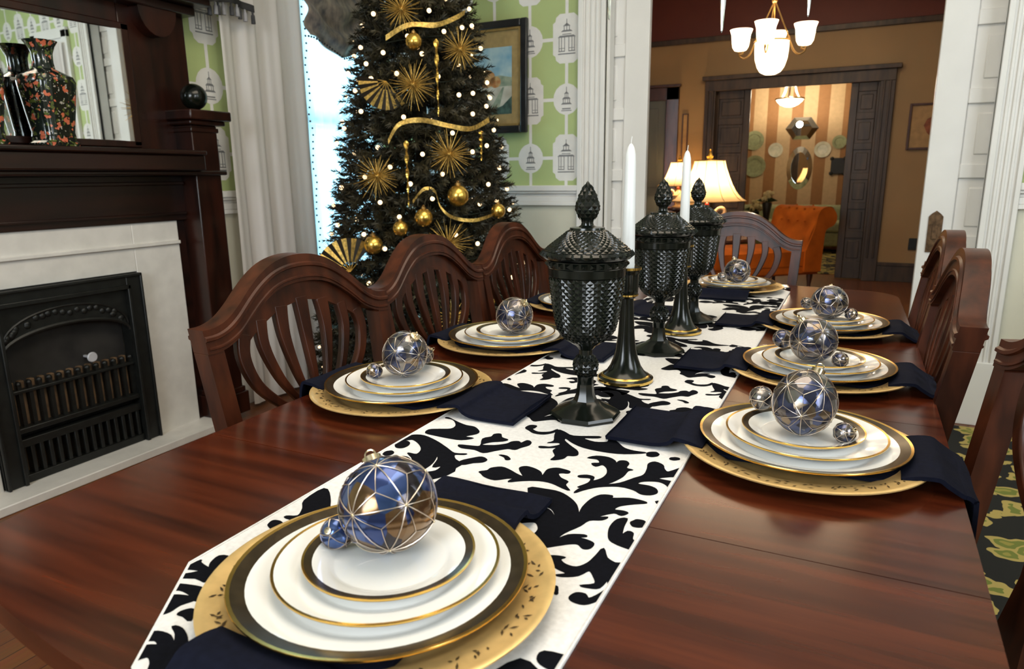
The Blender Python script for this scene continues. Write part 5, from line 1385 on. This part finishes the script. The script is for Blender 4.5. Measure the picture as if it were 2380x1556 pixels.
mb = MB(); mb.box(-.1, .1, -.03, 0, -.12, .12); 
for sx in (-1, 1):
    for sz in (-1, 1): mb.sphere((sx * .09, -.018, sz * .11), .03, 10, 8)
mb.build('body', W['black_iron'], dp, .01)
sf = thing('sage_sofa', 'pale green sofa against the striped wall', 'sofa', (-1.0, 11.35, .01))
mb = MB(); mb.box(-1.0, 1.0, .20, .42, .1, .66); mb.build('back', W['sage'], sf, .06, seg=3)
mb = MB(); mb.box(-.85, .85, -.4, .2, .1, .30); mb.build('base', W['sage'], sf, .03)
for k in (-1, 0, 1):
    mb = MB(); mb.box(k * .56 - .275, k * .56 + .275, -.42, .2, .30, .45); mb.build('seat_cushion', W['sage'], sf, .04, seg=3)
for s in (-1, 1):
    mb = MB(); mb.box(s * .93 - .1, s * .93 + .1, -.42, .3, .1, .56); mb.build('arm', W['sage'], sf, .05, seg=3)
    for y in (-.36, .3): MB().lathe([(0, 0), (.02, 0), (.03, .1), (0, .1)], 12, 0, T(s * .9, y, 0)).build('leg', W['browntrim'], sf)
# flowers on tall stands behind the chaise
def stand(x, y, h, label):
    t = thing('flower_stand', label, 'plant stand', (x, y, .01), 0, 'flower stands behind the chaise')
    MB().lathe([(0, 0), (.12, 0), (.11, .03), (.03, .06), (.025, h * .6), (.04, h * .8), (.06, h - .02), (.05, h), (0, h)], 20).build('pedestal', W['black_iron'], t)
    mb = MB(); rnd = random.Random(int(h * 100))
    for k in range(14):
        a = rnd.uniform(0, 6.28); r = rnd.uniform(0, .08); mb.sphere((r * math.cos(a), r * math.sin(a), h + rnd.uniform(.02, .12)), rnd.uniform(.025, .04), 8, 6)
    mb.build('blossoms', W['candlecream'], t)
    mb = MB()
    for k in range(10):
        a = k * .63; mb.add([(0, 0, h), (.05 * math.cos(a), .05 * math.sin(a), h + .06), (.13 * math.cos(a), .13 * math.sin(a), h + .02)], [(0, 1, 2), (2, 1, 0)])
    mb.build('leaves', W['leafg'], t)
stand(-1.05, 9.4, .78, 'dark stand with cream flowers behind the orange chaise, taller one'); stand(-1.22, 9.6, .66, 'dark stand with cream flowers behind the chaise, shorter one by the lamp')

# ================================================================== LIGHTS, WORLD, CAMERA
def area(name, loc, aim, sx, sy, e, col):
    L = bpy.data.lights.new(name, 'AREA'); L.shape = 'RECTANGLE'; L.size = sx; L.size_y = sy; L.energy = e; L.color = col
    o = bpy.data.objects.new(name, L); C.objects.link(o); o.location = loc
    o.rotation_euler = (Vector(aim) - Vector(loc)).to_track_quat('-Z', 'Y').to_euler(); return o
area('window_daylight', (-3.25, 3.33, 1.5), (0, 3.33, 1.4), 1.0, 2.2, 62, (.68, .89, 1.0))
area('front_window_daylight', (-.9, -2.3, 1.75), (-.5, 1.4, .9), 1.5, 1.7, 105, (.86, .93, 1.0))
area('right_window_daylight', (1.95, .15, 1.6), (-.6, 1.2, .8), 1.2, 1.6, 60, (.88, .93, 1.0))
area('side_fill', (1.9, 1.9, 2.0), (.3, 3.7, 1.9), 1.0, 1.4, 26, (.80, .90, 1.0))  # added cool fill brightening the right door and casing; no window here
area('ceiling_glow', (-.4, 1.3, 3.05), (-.4, 1.3, 0), 1.6, 2.2, 48, (1, .86, .68))
area('parlour_glow', (-.6, 6.2, 3.15), (-.6, 6.2, 0), 1.6, 1.6, 26, (1, .80, .55))
wd = bpy.data.worlds.new('sky'); bpy.context.scene.world = wd; wd.use_nodes = True
nt = wd.node_tree; bg = nt.nodes['Background']
sk = nt.nodes.new('ShaderNodeTexSky'); sk.sky_type = 'HOSEK_WILKIE'; sk.turbidity = 6
nt.links.new(sk.outputs[0], bg.inputs['Color']); bg.inputs['Strength'].default_value = .6

cam = bpy.data.cameras.new('camera'); co = bpy.data.objects.new('camera', cam); C.objects.link(co)
cam.sensor_width = 36; cam.sensor_fit = 'HORIZONTAL'; cam.lens = 1609.0 / 2380 * 36
r = Vector((.89669, .44251, -.01175)).normalized(); u = Vector((-.08841, .20505, .97475)); f = Vector((-.43374, .87301, -.22299)).normalized()
u = (u - f * u.dot(f)).normalized(); r = f.cross(u)
co.matrix_world = Matrix(((r.x, u.x, -f.x, 0), (r.y, u.y, -f.y, 0), (r.z, u.z, -f.z, 1.15), (0, 0, 0, 1)))
cam.clip_start = .02
cam.dof.use_dof = True; cam.dof.focus_distance = 1.15; cam.dof.aperture_fstop = 9
sc = bpy.context.scene; sc.camera = co
sc.view_settings.view_transform = 'Standard'; sc.view_settings.look = 'None'; sc.view_settings.exposure = 0.04; sc.view_settings.gamma = .94
sc.cycles.use_denoising = True; sc.cycles.max_bounces = 8; sc.cycles.transparent_max_bounces = 8; sc.cycles.caustics_reflective = False; sc.cycles.caustics_refractive = False; sc.cycles.sample_clamp_indirect = 6
